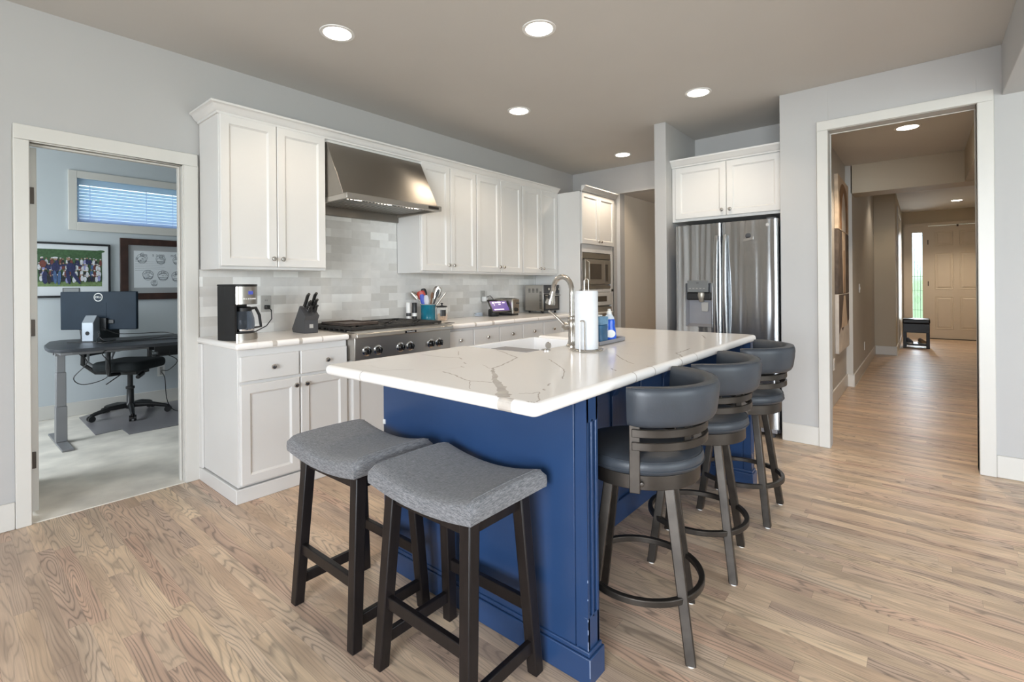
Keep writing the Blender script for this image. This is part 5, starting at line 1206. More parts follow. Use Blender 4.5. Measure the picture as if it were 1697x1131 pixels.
utensil('ladle', 'black nylon ladle standing behind the red spatula', 'utensil', (0.0, 0.04, 0.035), (-0.038, 0.22, 0.05), 0.005, 'black', blade(0.055, 0.075, 0.014, 'black'))
utensil('spatula', 'blue silicone spatula in front of the red one', 'utensil', (-0.01, 0.04, -0.02), (-0.032, 0.15, -0.03), 0.006, 'blue', blade(0.045, 0.095, 0.006, 'blue'))
utensil('spatula', 'pale lavender spoon spatula at the crock front', 'utensil', (0.0, 0.04, -0.03), (-0.006, 0.15, -0.035), 0.006, 'lightgrey', blade(0.046, 0.085, 0.007, 'lightgrey'))
utensil('wooden_spoon', 'brown wooden spoon in the teal crock', 'utensil', (0.01, 0.04, 0.0), (0.030, 0.20, 0.01), 0.007, 'woodspoon', blade(0.022, 0.06, 0.006, 'woodspoon'))
utensil('serving_spoon', 'large polished steel serving spoon in the crock', 'utensil', (0.015, 0.04, 0.02), (0.058, 0.20, 0.03), 0.005, 'chrome', blade(0.080, 0.115, 0.014, 'nickel'))
utensil('slotted_spoon', 'black handled steel turner leaning right in the crock', 'utensil', (0.01, 0.04, -0.02), (0.075, 0.22, -0.01), 0.008, 'black', blade(0.03, 0.07, 0.006, 'black'))
utensil('tongs', 'pale steel tongs leaning far right out of the crock', 'utensil', (0.0, 0.05, 0.03), (0.155, 0.255, 0.02), 0.008, 'nickel', None)
utensil('measuring_spoon', 'shiny steel ladle hanging out over the crock left side', 'utensil', (0.03, 0.06, 0.0), (-0.10, 0.20, 0.02), 0.003, 'chrome', blade(0.050, 0.085, 0.012, 'nickel'))
# canister
kx, ky = 2.392, -0.235
r = root('storage_canister', 'glass canister with black knobbed lid beside the teal crock', 'canister', (kx, ky, ZC))
b = MB(); b.lathe([(0.0, ZC), (0.050, ZC), (0.053, ZC + 0.004), (0.054, ZC + 0.09), (0.048, ZC + 0.118), (0.046, ZC + 0.122)], (kx, ky, 0), 32); b.build('jar', 'clear', r, smooth=60)
b = MB(); b.lathe([(0.0, ZC + 0.004), (0.048, ZC + 0.004), (0.050, ZC + 0.04), (0.047, ZC + 0.062), (0, ZC + 0.072)], (kx, ky, 0), 28); b.build('contents', 'oats', r, smooth=60)
b = MB(); b.lathe([(0.047, ZC + 0.1225), (0.049, ZC + 0.126), (0.046, ZC + 0.134), (0.014, ZC + 0.138), (0.006, ZC + 0.142), (0.006, ZC + 0.150), (0.012, ZC + 0.156), (0.010, ZC + 0.162), (0, ZC + 0.163)], (kx, ky, 0), 28); b.build('lid', 'black', r, smooth=50)
b = MB(); b.M = Matrix.Translation((kx, ky, 0)) @ Matrix.Rotation(R(-30), 4, 'Z')
b.prism([(0.054 * math.sin(a), -0.0545 * math.cos(a)) for a in [(-0.5 + i / 8) for i in range(9)]] + [(0.053 * math.sin(a), -0.0535 * math.cos(a)) for a in [(0.5 - i / 8) for i in range(9)]], ZC + 0.045, ZC + 0.10)
b.build('dark_emblem', 'black', r)
# spatula on the counter corner
r = root('turner', 'black metal turner lying where rangetop meets the right counter', 'utensil', (2.12, -0.48, 0.953))
b = MB(); b.box(2.085, 2.19, -0.500, -0.478, 0.9155, 0.9185); b.build('handle', 'black', r, bevel=0.001)
b = MB(); b.prism([(2.19, -0.512), (2.275, -0.525), (2.275, -0.455), (2.19, -0.468)], 0.9155, 0.918); b.build('blade', 'iron', r)
# smart display
r = root('smart_display', 'black smart display with a purple lit screen', 'tablet', (3.14, -0.20, ZC))
Ts = Matrix.Translation((3.145, -0.185, ZC)) @ Matrix.Rotation(R(-44), 4, 'Z')
b = MB(); b.M = Ts; b.lathe([(0.052, 0.0), (0.056, 0.006), (0.056, 0.06), (0.048, 0.074), (0, 0.076)], seg=32); b.build('speaker_base', 'black', r, smooth=50)
Td = Matrix.Translation((3.180, -0.235, ZC + 0.105)) @ Matrix.Rotation(R(-8), 4, 'Z') @ Matrix.Rotation(R(-33), 4, 'X')
b = MB(); b.M = Td; b.box(-0.125, 0.125, -0.004, 0.010, -0.078, 0.078); sb = b.build('bezel', 'black', r, bevel=0.004)
b = MB(); b.M = Td; b.box(-0.110, 0.110, -0.0052, -0.0041, -0.058, 0.056); sc_ = b.build('screen', 'screen', sb)
b = MB(); b.M = Td
for x0, x1, z0, z1 in ((-0.085, -0.06, 0.025, 0.045), (-0.05, -0.015, 0.035, 0.043), (-0.012, 0.03, 0.032, 0.048), (0.05, 0.085, 0.03, 0.04), (-0.07, -0.062, 0.0, 0.02), (-0.01, 0.02, 0.012, 0.02), (-0.09, 0.04, -0.05, -0.036)):
    b.box(x0, x1, -0.0058, -0.0053, z0, z1)
b.build('screen_text', 'screentext', sc_)
b = MB(); b.box(3.148, 3.185, -0.070, -0.0185, 1.065, 1.115); pg = b.build('wall_charger', 'white', org=(3.165, -0.03, 1.09), bevel=0.004); tag(pg, 'white charger block plugged into the right outlet', 'charger')
b = MB(); b.tube([(3.165, -0.07, 1.11), (3.20, -0.09, 1.125), (3.245, -0.09, 1.09), (3.235, -0.085, 1.02), (3.20, -0.10, 0.96), (3.19, -0.12, 0.93)], 0.0035, 8); b.build('cord', 'black', pg, smooth=60)
b = MB(); pts = []
for i in range(90): a = i * 0.42; q = 0.055 - 0.0001 * i; pts.append((3.06 + q * math.cos(a) + 0.008 * math.sin(i * 1.7), -0.06 + 0.5 * q * math.sin(a), 0.935 + 0.014 * math.sin(a * 0.7 + 1)))
b.tube(pts, 0.0022, 6); tag(b.build('cable_coil', 'soapcap', org=(3.06, -0.06, ZC), smooth=60), 'pale bundled cable lying on the counter below the right outlet', 'cable')
# toaster
r = root('toaster', 'small stainless two-slice toaster on the right counter', 'toaster', (3.37, -0.17, ZC))
b = MB(); b.prism([(3.315, 0.022), (3.425, 0.022), (3.427, 0.14), (3.415, 0.172), (3.39, 0.18), (3.35, 0.18), (3.325, 0.172), (3.313, 0.14)], -0.295, -0.035, 'y'); b.v = [Vector((v.x, v.y, v.z + ZC)) for v in b.v]; b.build('body', 'steel', r, bevel=0.006, smooth=50)
b = MB(); b.box(3.318, 3.422, -0.302, -0.2955, ZC + 0.022, ZC + 0.170); ep = b.build('end_panel', 'nickel', r, bevel=0.006)
b = MB(); b.box(3.385, 3.407, -0.318, -0.303, ZC + 0.122, ZC + 0.134); b.build('lever', 'black', ep, bevel=0.002)
b = MB(); b.lathe([(0.019, -0.316), (0.021, -0.303)], (3.37, 0, ZC + 0.062), 18, 'y'); b.build('dial', 'black', ep)
b = MB(); b.box(3.32, 3.42, -0.29, -0.04, ZC, ZC + 0.0215); b.build('base', 'black', r)
for x in (3.345, 3.382):
    b = MB(); b.box(x, x + 0.014, -0.27, -0.06, ZC + 0.1795, ZC + 0.1815); b.build('slot', 'dark', r)
# toaster oven
To = Matrix.Translation((3.800, -0.352, ZC)) @ Matrix.Rotation(R(-4), 4, 'Z')
r = root('toaster_oven', 'stainless countertop toaster oven with black front and dials', 'toaster oven', (3.95, -0.22, ZC))
WO, DO, HO = 0.268, 0.285, 0.318
b = MB(); b.M = To; b.box(0, WO, 0.012, DO, 0.025, HO); b.build('body', 'steel', r, bevel=0.004)
for gx in range(3):
    b = MB(); b.M = To
    for k in range(4): b.box(-0.0008, 0.0, 0.085 + gx * 0.058, 0.118 + gx * 0.058, 0.235 + k * 0.012, 0.241 + k * 0.012)
    b.build('vent_grille', 'dark', r)
b = MB(); b.M = To
for k in range(16): b.box(-0.0008, 0.0, 0.035, 0.068, 0.055 + k * 0.0122, 0.061 + k * 0.0122)
b.build('vent_grille', 'dark', r)
b = MB(); b.M = To; b.box(0.0, WO, -0.002, 0.0115, 0.222, HO); cp = b.build('control_panel', 'darkgrey', r, bevel=0.003)
for x in (0.065, 0.115, 0.18, 0.245):
    b = MB(); b.M = To; b.lathe([(0.015, -0.018), (0.017, -0.0025)], (x, 0, 0.272), 16, 'y'); b.build('dial', 'nickel', cp)
b = MB(); b.M = To; b.box(0.0, WO, -0.002, 0.0115, 0.03, 0.217); dr = b.build('oven_door', 'blackgloss', r, bevel=0.003)
b = MB(); b.M = To; b.box(0.025, WO - 0.025, -0.003, -0.0022, 0.05, 0.178); b.build('door_glass', 'smoked', dr)
b = MB(); b.M = To; b.tube([(0.02, -0.002, 0.202), (0.02, -0.03, 0.202), (WO - 0.02, -0.03, 0.202), (WO - 0.02, -0.002, 0.202)], 0.007, 8); b.build('handle', 'nickel', dr, smooth=50)
for x in (0.03, WO - 0.03):
    for y in (0.04, DO - 0.04):
        b = MB(); b.M = To; b.lathe([(0.010, 0), (0.014, 0.0245)], (x, y, 0), 10); b.build('foot', 'black', r)

# ------------------------------------------------------------------ office
ZF = 0.0045
r = root('standing_desk', 'dark standing desk with grey lifting leg in the office', 'desk', (0.6, 1.8, ZF))
ZD = 0.775
dp = [(-0.018, 1.53), (-0.008, 1.46), (0.03, 1.405), (0.12, 1.36), (0.40, 1.285), (0.80, 1.265), (1.75, 1.265), (1.75, 2.16), (1.05, 2.16), (0.60, 2.18), (0.37, 2.26), (0.24, 2.33), (0.15, 2.34), (0.07, 2.25), (0.0, 1.90), (-0.016, 1.70)]
b = MB(); b.prism(dp, ZD - 0.027, ZD); b.build('desk_top', 'desk', r, bevel=0.005)
b = MB(); b.box(0.035, 0.105, 1.365, 2.035, ZF, ZF + 0.016); b.build('foot_plate', 'deskleg', r, bevel=0.003)
for i, (w_, z0, z1) in enumerate(((0.040, ZF + 0.016, 0.30), (0.035, 0.30, 0.57), (0.030, 0.57, 0.735))):
    b = MB(); b.box(0.070 - w_ * 0.85, 0.070 + w_ * 0.85, 1.68 - w_, 1.68 + w_, z0, z1); b.build('lift_column', 'deskleg', r, bevel=0.004)
b = MB(); b.box(0.03, 1.70, 1.60, 1.64, 0.705, ZD - 0.0275); b.box(0.03, 1.70, 1.72, 1.76, 0.705, ZD - 0.0275); b.box(0.035, 0.105, 1.40, 2.0, 0.728, ZD - 0.0275); b.build('frame_rail', 'deskleg', r, bevel=0.002)
b = MB(); b.box(1.55, 1.62, 1.365, 2.035, ZF, ZF + 0.016); b.box(1.555, 1.615, 1.645, 1.715, ZF + 0.016, 0.735); b.build('far_leg', 'deskleg', r, bevel=0.003)
b = MB()
for k in range(6): b.tube([(0.62, 1.40 + k * 0.028, 0.70), (0.63, 1.40 + k * 0.028, 0.655), (1.45, 1.40 + k * 0.028, 0.655), (1.46, 1.40 + k * 0.028, 0.70)], 0.0025, 5)
for k in range(9): b.tube([(0.63 + k * 0.10, 1.39, 0.7), (0.63 + k * 0.10, 1.40, 0.653), (0.63 + k * 0.10, 1.545, 0.653), (0.63 + k * 0.10, 1.55, 0.7)], 0.0022, 5)
b.box(0.62, 1.46, 1.38, 1.392, 0.695, ZD - 0.0275); b.box(0.62, 1.46, 1.545, 1.557, 0.695, ZD - 0.0275); b.build('cable_basket', 'black', r)
b = MB(); b.M = Matrix.Translation((0.66, 1.47, 0.657)) @ Matrix.Rotation(R(4), 4, 'Z'); b.box(0, 0.32, -0.025, 0.025, 0.0025, 0.035)
tag(b.build('power_strip', 'black', org=(0.8, 1.47, 0.66), bevel=0.004), 'black power strip in the wire basket under the desk', 'power strip')
# monitor, its back towards the kitchen
Tmn = Matrix.Translation((0.315, 1.915, ZD + 0.0003)) @ Matrix.Rotation(R(-46.5), 4, 'Z')
r = root('monitor', 'black computer monitor seen from behind on the office desk', 'monitor', (0.315, 1.915, ZD))
b = MB(); b.M = Tmn; b.hexa([(-0.318, 0.055, 0.098), (0.318, 0.055, 0.098), (0.318, 0.082, 0.098), (-0.318, 0.082, 0.098)], [(-0.318, 0.055, 0.432), (0.318, 0.055, 0.432), (0.318, 0.082, 0.432), (-0.318, 0.082, 0.432)])
sh = b.build('rear_shell', 'monitor', r, bevel=0.006)
b = MB(); b.M = Tmn; b.box(-0.085, 0.065, 0.0535, 0.0552, 0.205, 0.335); b.build('rear_cover', 'monitor', sh)
b = MB(); b.M = Tmn; b.box(-0.305, 0.305, 0.0822, 0.084, 0.112, 0.42); b.build('screen', 'blackgloss', r)
b = MB(); b.M = Tmn; rg = [(0.034 * math.cos(2 * math.pi * i / 40), 0.0538, 0.382 + 0.034 * math.sin(2 * math.pi * i / 40)) for i in range(40)]
b.tube(rg, 0.0038, 6, True); lg = b.build('ring_logo', 'white', r)
text('DELL', 0.0235, Tmn @ face_mx('-y', 0.0540) @ Matrix.Translation((-0.001, 0.382, 0)), lg, 'white', ext=0.0006)
b = MB(); b.M = Tmn; b.prism([(-0.045, 0.006), (0.03, 0.006), (0.03, 0.20), (0.0, 0.228), (-0.045, 0.165)], -0.065, 0.03, 'x'); st = b.build('stand_column', 'stand', r, bevel=0.004)
b = MB(); b.M = Tmn; b.lathe([(0.017, -0.0462), (0.017, -0.0452)], (-0.018, 0, 0.075), 20, 'y'); b.build('cable_hole', 'dark', st)
b = MB(); b.M = Tmn; b.box(-0.02, 0.08, 0.03, 0.055, 0.09, 0.20); b.box(-0.10, 0.13, 0.048, 0.056, 0.15, 0.185); b.build('stand_bracket', 'black', r, bevel=0.003)
b = MB(); b.M = Tmn; b.prism([(-0.15, -0.09), (0.13, -0.09), (0.10, 0.12), (-0.12, 0.12)], 0, 0.006); b.build('stand_base', 'black', r, bevel=0.002)
r = root('desk_cables', 'black cables running from the monitor across the desk', 'cable', (0.5, 1.75, ZD))
for pts in ([(0.33, 1.84, 0.86), (0.36, 1.78, 0.79), (0.50, 1.72, 0.781), (0.66, 1.70, 0.785), (0.80, 1.62, 0.80), (0.86, 1.52, 0.783)],
            [(0.36, 1.86, 0.90), (0.45, 1.83, 0.84), (0.60, 1.80, 0.83), (0.78, 1.72, 0.83), (0.86, 1.60, 0.80), (0.88, 1.53, 0.78)],
            [(0.34, 1.80, 0.84), (0.30, 1.70, 0.785), (0.40, 1.62, 0.781), (0.62, 1.60, 0.782), (0.84, 1.55, 0.781)]):
    b = MB(); sm_ = []
    for i in range(len(pts) - 1):
        for k in range(5):
            t = k / 5; P = [Vector(pts[max(0, min(len(pts) - 1, i + j))]) for j in (-1, 0, 1, 2)]
            sm_.append(0.5 * ((2 * P[1]) + (P[2] - P[0]) * t + (2 * P[0] - 5 * P[1] + 4 * P[2] - P[3]) * t * t + (3 * P[1] - P[0] - 3 * P[2] + P[3]) * t ** 3))
    sm_.append(Vector(pts[-1])); b.tube(sm_, 0.0038, 6); b.build('cable', 'black', r, smooth=60)
def hang(nm, lab, pts):
    b = MB(); sm_ = []
    for i in range(len(pts) - 1):
        for k in range(6):
            t = k / 6; P = [Vector(pts[max(0, min(len(pts) - 1, i + j))]) for j in (-1, 0, 1, 2)]
            sm_.append(0.5 * ((2 * P[1]) + (P[2] - P[0]) * t + (2 * P[0] - 5 * P[1] + 4 * P[2] - P[3]) * t * t + (3 * P[1] - P[0] - 3 * P[2] + P[3]) * t ** 3))
    sm_.append(Vector(pts[-1])); b.tube(sm_, 0.0036, 6)
    return tag(b.build(nm, 'black', org=pts[0], smooth=60), lab, 'cable')
hang('hanging_cable', 'black cable looping below the desk beside the grey leg', [(0.14, 1.62, 0.735), (0.22, 1.60, 0.64), (0.14, 1.62, 0.52), (0.20, 1.60, 0.46), (0.34, 1.58, 0.50), (0.35, 1.57, 0.62), (0.31, 1.57, 0.70), (0.36, 1.56, 0.735)])
hang('hanging_cable', 'long black cable hanging from the desk basket to the floor', [(0.70, 1.47, 0.67), (0.80, 1.44, 0.60), (0.74, 1.46, 0.52), (0.72, 1.60, 0.50), (0.80, 1.80, 0.40), (0.86, 1.95, 0.15), (0.98, 2.05, 0.018), (1.25, 2.10, 0.0135)])
# office chair
Tch = Matrix.Translation((0.65, 2.31, 0)) @ Matrix.Rotation(R(-47), 4, 'Z')         # local x = facing
r = root('office_chair', 'black swivel office chair behind the desk', 'office chair', (0.65, 2.31, ZF))
zb = 0.0095
b = MB(); b.M = Tch; b.lathe([(0.035, 0.075), (0.045, 0.085), (0.045, 0.12), (0.03, 0.135), (0.028, 0.26), (0.036, 0.265), (0.036, 0.285), (0.022, 0.29), (0.022, 0.41)], seg=20); b.build('gas_column', 'black', r, smooth=50)
for k in range(5):
    a = R(20 + 72 * k); d = Vector((math.cos(a), math.sin(a), 0))
    b = MB(); b.M = Tch; b.tube([d * 0.03 + Vector((0, 0, 0.105)), d * 0.16 + Vector((0, 0, 0.102)), d * 0.27 + Vector((0, 0, 0.078)), d * 0.305 + Vector((0, 0, 0.066))], [0.026, 0.022, 0.018, 0.016], 10); lg = b.build('base_leg', 'black', r, smooth=60)
    t_ = Vector((-d.y, d.x, 0))
    b = MB(); b.M = Tch
    for s_ in (-1, 1):
        q = d * 0.305 + t_ * (0.018 * s_) + Vector((0, 0, zb + 0.028)); b.tube([q - t_ * 0.009, q + t_ * 0.009], 0.0275, 14)
    q = d * 0.305 + Vector((0, 0, zb + 0.03)); b.tube([q - t_ * 0.018, q + t_ * 0.018], 0.012, 8); b.tube([q, q + Vector((0, 0, 0.035))], 0.009, 8); b.build('caster', 'black', lg, smooth=50)
b = MB(); b.M = Tch; b.box(-0.13, 0.12, -0.09, 0.09, 0.410, 0.452); b.tube([(0.16, -0.06, 0.42), (0.18, -0.16, 0.40)], 0.02, 8); b.tube([(-0.02, -0.08, 0.42), (-0.10, -0.17, 0.335)], 0.006, 6); b.build('tilt_mechanism', 'black', r, bevel=0.01)
b = MB(); b.M = Tch; b.prism(rc(0.13, 0.13, 0.10, 0, 90, 6) + rc(-0.13, 0.14, 0.09, 90, 180, 6) + rc(-0.13, -0.14, 0.09, 180, 270, 6) + rc(0.13, -0.13, 0.10, 270, 360, 6), 0.455, 0.545); b.build('seat', 'chairfab', r, bevel=0.035, seg=4)
b = MB(); b.M = Tch
for s_ in (-1, 1):
    b.tube([(-0.10, 0.06 * s_, 0.43), (-0.24, 0.10 * s_, 0.44), (-0.315, 0.15 * s_, 0.53), (-0.28, 0.19 * s_, 0.66), (-0.27, 0.21 * s_, 0.80), (-0.31, 0.20 * s_, 0.98), (-0.33, 0.12 * s_, 1.06)], [0.02, 0.022, 0.024, 0.021, 0.017, 0.014, 0.012], 8)
b.tube([(-0.33, 0.12, 1.06), (-0.335, 0, 1.075), (-0.33, -0.12, 1.06)], 0.013, 8); b.build('back_frame', 'black', r, smooth=60)
b = MB(); b.M = Tch
for s_ in (-1, 1): b.tube([(-0.20, 0.10 * s_, 0.455), (-0.285, 0.145 * s_, 0.54), (-0.255, 0.175 * s_, 0.66), (-0.25, 0.19 * s_, 0.74)], [0.014, 0.016, 0.016, 0.010], 8)
b.build('back_brace', 'chairmesh', r, smooth=60)
b = MB(); b.M = Tch; vs = []; fs = []; nu, nv = 8, 10
for i in range(nv + 1):
    for j in range(nu + 1):
        t = i / nv; u = -1 + 2 * j / nu; z = 0.60 + 0.45 * t; wd = 0.19 + 0.03 * math.sin(math.pi * t)
        for dx in (0, 0.010): vs.append((-0.285 - 0.045 * t + 0.03 * math.sin(math.pi * t) + 0.012 * u * u + dx, wd * u, z))
st_ = 2 * (nu + 1)
for i in range(nv):
    for j in range(nu):
        a = i * st_ + 2 * j
        fs += [(a, a + 2, a + 2 + st_, a + st_), (a + 1, a + 1 + st_, a + 3 + st_, a + 3)]
b.add(vs, fs); b.build('backrest', 'chairfab', r, smooth=60)
for s_ in (-1, 1):
    b = MB(); b.M = Tch; b.tube([(0.0, 0.14 * s_, 0.43), (0.0, 0.265 * s_, 0.44), (0.0, 0.275 * s_, 0.50), (0.0, 0.275 * s_, 0.66)], [0.016, 0.018, 0.022, 0.020], 8); b.box(-0.12, 0.12, 0.275 * s_ - 0.04, 0.275 * s_ + 0.04, 0.66, 0.685); b.build('armrest', 'black', r, bevel=0.008, smooth=50)
b = MB(); b.prism([(0.311, 2.571), (0.290, 1.73), (0.474, 1.77), (0.473, 1.53), (1.50, 1.53), (1.50, 2.66), (0.40, 2.66)], ZF + 0.0005, ZF + 0.0045); tag(b.build('chair_mat', 'matgrey', org=(0.9, 2.1, ZF)), 'grey vinyl chair mat on the office carpet', 'mat')
o_ = root('wall_outlet', 'white outlet low on the office wall behind the chair', 'outlet', (1.008, YO, 0.34))
b = MB(); b.box(0.973, 1.043, YO - 0.006, YO - 0.0003, 0.285, 0.40); b.build('cover_plate', 'white', o_, bevel=0.002)
b = MB(); b.box(0.995, 1.021, YO - 0.0075, YO - 0.006, 0.30, 0.385); b.build('socket', 'outlet', o_)
# framed photograph of a crowd on a lawn
r = root('framed_picture', 'black framed photo of a crowd on a lawn in the office', 'picture', (0.283, YO - 0.02, 1.15))
def frame(x0, x1, z0, z1, fw_, m_, par, y0=YO - 0.026):
    b = MB(); b.box(x0, x0 + fw_, y0, YO - 0.0005, z0, z1); b.box(x1 - fw_, x1, y0, YO - 0.0005, z0, z1); b.box(x0 + fw_, x1 - fw_, y0, YO - 0.0005, z0, z0 + fw_); b.box(x0 + fw_, x1 - fw_, y0, YO - 0.0005, z1 - fw_, z1)
    return b.build('frame', m_, par, bevel=0.002)
frame(-0.016, 0.582, 1.152, 1.676, 0.018, 'frameblack', r)
b = MB(); b.box(0.002, 0.564, YO - 0.012, YO - 0.001, 1.17, 1.658); b.build('mount', 'matwhite', r)
rnd = random.Random(11); yb = YO - 0.0125
b = MB(); PM = ['p_green', 'p_grass', 'p_navy', 'p_white', 'p_skin', 'p_red', 'p_jean', 'p_dark', 'p_lav']
b.box(0.050, 0.516, yb, YO - 0.0121, 1.30, 1.612, 0); b.box(0.050, 0.516, yb, YO - 0.0121, 1.257, 1.30, 1)
def ell(cx, cz, rx, rz, mi, k, ang=0.0):
    y = yb - 0.0001 - k * 0.00004; n = 12; ca, sa = math.cos(ang), math.sin(ang); vs = []
    for i in range(n):
        t = 2 * math.pi * i / n; a_, c_ = rx * math.cos(t), rz * math.sin(t); vs.append((cx + a_ * ca - c_ * sa, y, cz + a_ * sa + c_ * ca))
    b.add(vs, [tuple(range(n))], mi)
k = 0
for i in range(26): ell(0.06 + rnd.random() * 0.45, 1.56 + rnd.random() * 0.045, 0.03, 0.012, 0, k); k += 1
for row in range(4):
    for i in range(20):
        x = 0.058 + (i + rnd.random() * 0.8) * 0.0228; z = 1.51 - row * 0.055 + rnd.random() * 0.02
        if x > 0.51: continue
        ell(x, z - 0.03, 0.012, 0.028, rnd.choice([3, 3, 3, 2, 7, 6, 8, 5] if x > 0.30 else [3, 2, 7, 5, 8, 7, 2]), k); k += 1
        ell(x, z + 0.004, 0.006, 0.008, 4, k); k += 1
        if rnd.random() < 0.7: ell(x, z + 0.010, 0.008, 0.004, 3, k); k += 1
for cx, cz, rx, rz, mi, an in ((0.172, 1.44, 0.030, 0.045, 2, 0), (0.168, 1.345, 0.013, 0.065, 6, 0.05), (0.198, 1.34, 0.013, 0.07, 6, -0.05), (0.172, 1.52, 0.014, 0.016, 4, 0), (0.172, 1.53, 0.02, 0.009, 3, 0),
                               (0.282, 1.44, 0.034, 0.045, 2, 0.2), (0.262, 1.35, 0.014, 0.075, 2, 0.15), (0.315, 1.35, 0.014, 0.08, 2, 0.45), (0.262, 1.52, 0.013, 0.016, 4, 0), (0.335, 1.465, 0.035, 0.009, 2, -0.4), (0.225, 1.46, 0.035, 0.009, 2, 0.2),
                               (0.10, 1.34, 0.022, 0.06, 2, 0), (0.125, 1.33, 0.014, 0.05, 7, 0.1), (0.085, 1.47, 0.024, 0.035, 5, 0)):
    ell(cx, cz, rx, rz, mi, k, an); k += 1
b.build('photograph', PM, r, smooth=0)
b = MB(); b.box(0.222, 0.344, YO - 0.016, YO - 0.0125, 1.192, 1.242); pl = b.build('plaque', 'frameblack', r)
b = MB(); b.box(0.227, 0.339, YO - 0.0168, YO - 0.0161, 1.197, 1.237); b.build('plaque_card', 'matgray', pl)
# framed sketches
r = root('framed_picture', 'brown framed pencil sketches under the high office window', 'picture', (1.2, YO - 0.02, 1.11))
X0, X1, Z0, Z1 = 0.660, 1.74, 1.117, 1.752
frame(X0, X1, Z0, Z1, 0.066, 'framebrown', r, YO - 0.030)
b = MB(); b.box(X0 + 0.064, X1 - 0.064, YO - 0.012, YO - 0.001, Z0 + 0.064, Z1 - 0.064); b.build('mount', 'matgray', r)
b = MB(); b.box(0.775, X1 - 0.115, YO - 0.0128, YO - 0.0121, 1.241, 1.628); pp = b.build('print_sheet', 'matwhite', r)
yi = YO - 0.0130
text('Co   s arm    nd', 0.050, face_mx('-y', yi) @ Matrix.Translation((0.99, 1.588, 0)), pp, 'ink', ext=0.0001)
text('P', 0.050, face_mx('-y', yi) @ Matrix.Translation((0.80, 1.537, 0)), pp, 'ink', ext=0.0001)
for k in range(6): b = MB(); b.box(0.785, 0.785 + (0.25, 0.26, 0.24, 0.26, 0.25, 0.09)[k], yi - 0.0002, yi, 1.515 - k * 0.019, 1.5165 - k * 0.019); b.build('text_line', 'ink', pp, smooth=0)
rnd = random.Random(5)
def helmet(cx, cz, s_):
    b = MB()
    arc_ = lambda a0, a1, rx, rz, dx=0, dz=0: b.tube([(cx + dx + rx * math.cos(R(a0 + (a1 - a0) * i / 14)), yi - 0.0004, cz + dz + rz * math.sin(R(a0 + (a1 - a0) * i / 14))) for i in range(15)], 0.0016 * s_, 5)
    arc_(0, 180, 0.044 * s_, 0.046 * s_); arc_(20, 160, 0.036 * s_, 0.03 * s_, 0, -0.008); arc_(180, 360, 0.040 * s_, 0.050 * s_); arc_(200, 340, 0.034 * s_, 0.03 * s_, 0, -0.01 * s_)
    for q in (-0.014, 0.0, 0.014): b.tube([(cx + q * s_, yi - 0.0004, cz + 0.045 * s_), (cx + q * s_, yi - 0.0004, cz + 0.012 * s_)], 0.0022 * s_, 5)
    for q in (-0.02, -0.034): b.tube([(cx - 0.034 * s_, yi - 0.0004, cz + q * s_), (cx + 0.036 * s_, yi - 0.0004, cz + (q + 0.004) * s_)], 0.0024 * s_, 5)
    for j in range(10):
        a = rnd.random() * 6.28; q = 0.03 * s_ * rnd.random(); b.tube([(cx + q * math.cos(a), yi - 0.0004, cz + q * math.sin(a)), (cx + q * math.cos(a) + 0.012 * s_, yi - 0.0004, cz + q * math.sin(a) + 0.006 * s_ * rnd.uniform(-1, 1))], 0.0015 * s_, 4)
    b.build('pencil_sketch', 'ink', pp, smooth=0)
for cx, cz, s_ in ((0.845, 1.548, 1.05), (1.01, 1.54, 1.0), (1.16, 1.535, 0.9), (0.895, 1.375, 1.1), (1.03, 1.37, 1.15), (1.16, 1.36, 1.2), (0.95, 1.29, 0.7), (1.32, 1.50, 1.1), (1.34, 1.35, 1.2)): helmet(cx, cz, s_)

# ------------------------------------------------------------------ hallway things
r = root('storage_ottoman', 'black padded storage ottoman with open shelf by the front door', 'ottoman', (11.32, -3.49, 0))
ox0, ox1, oy0, oy1 = 11.18, 11.56, -3.685, -3.300
b = MB(); b.box(ox0 - 0.006, ox1 + 0.006, oy0 - 0.006, oy1 + 0.006, 0.46, 0.545); b.build('lid_cushion', 'vinyl', r, bevel=0.02, seg=3)
b = MB(); b.box(ox0, ox1, oy0, oy1, 0.29, 0.4595); b.build('storage_box', 'vinyl', r, bevel=0.006)
for x in (ox0, ox1 - 0.05):
    for y in (oy0, oy1 - 0.05):
        b = MB(); b.box(x, x + 0.05, y, y + 0.05, 0, 0.2895); b.build('leg', 'vinyl', r, bevel=0.003)
b = MB(); b.box(ox0 + 0.004, ox1 - 0.004, oy0 + 0.004, oy1 - 0.004, 0.05, 0.085); b.build('shelf', 'vinyl', r, bevel=0.003)
def shoe(cx, cy, ang, m_, lab):
    s_ = MB(); s_.M = Matrix.Translation((cx, cy, 0.0855)) @ Matrix.Rotation(R(ang), 4, 'Z')
    s_.sweep([(-0.11, 0, 0.045), (-0.08, 0, 0.048), (-0.02, 0, 0.042), (0.05, 0, 0.032), (0.10, 0, 0.026), (0.125, 0, 0.022)], [[(math.cos(2 * math.pi * k / 14) * w_, math.sin(2 * math.pi * k / 14) * h_) for k in range(14)] for w_, h_ in ((0.026, 0.040), (0.034, 0.046), (0.036, 0.041), (0.044, 0.031), (0.040, 0.024), (0.022, 0.014))], up=(0, 0, 1))
    o = root('shoe', lab, 'shoe', (cx, cy, 0.0855), 'shoes on the ottoman shelf'); s_.build('upper', m_, o, smooth=60)
    q = MB(); q.M = s_.M; q.prism([(-0.12, -0.03), (0.0, -0.036), (0.06, -0.045), (0.115, -0.035), (0.13, 0.0), (0.115, 0.035), (0.06, 0.045), (0.0, 0.036), (-0.12, 0.03)], 0.0, 0.014); q.build('sole', 'white', o)
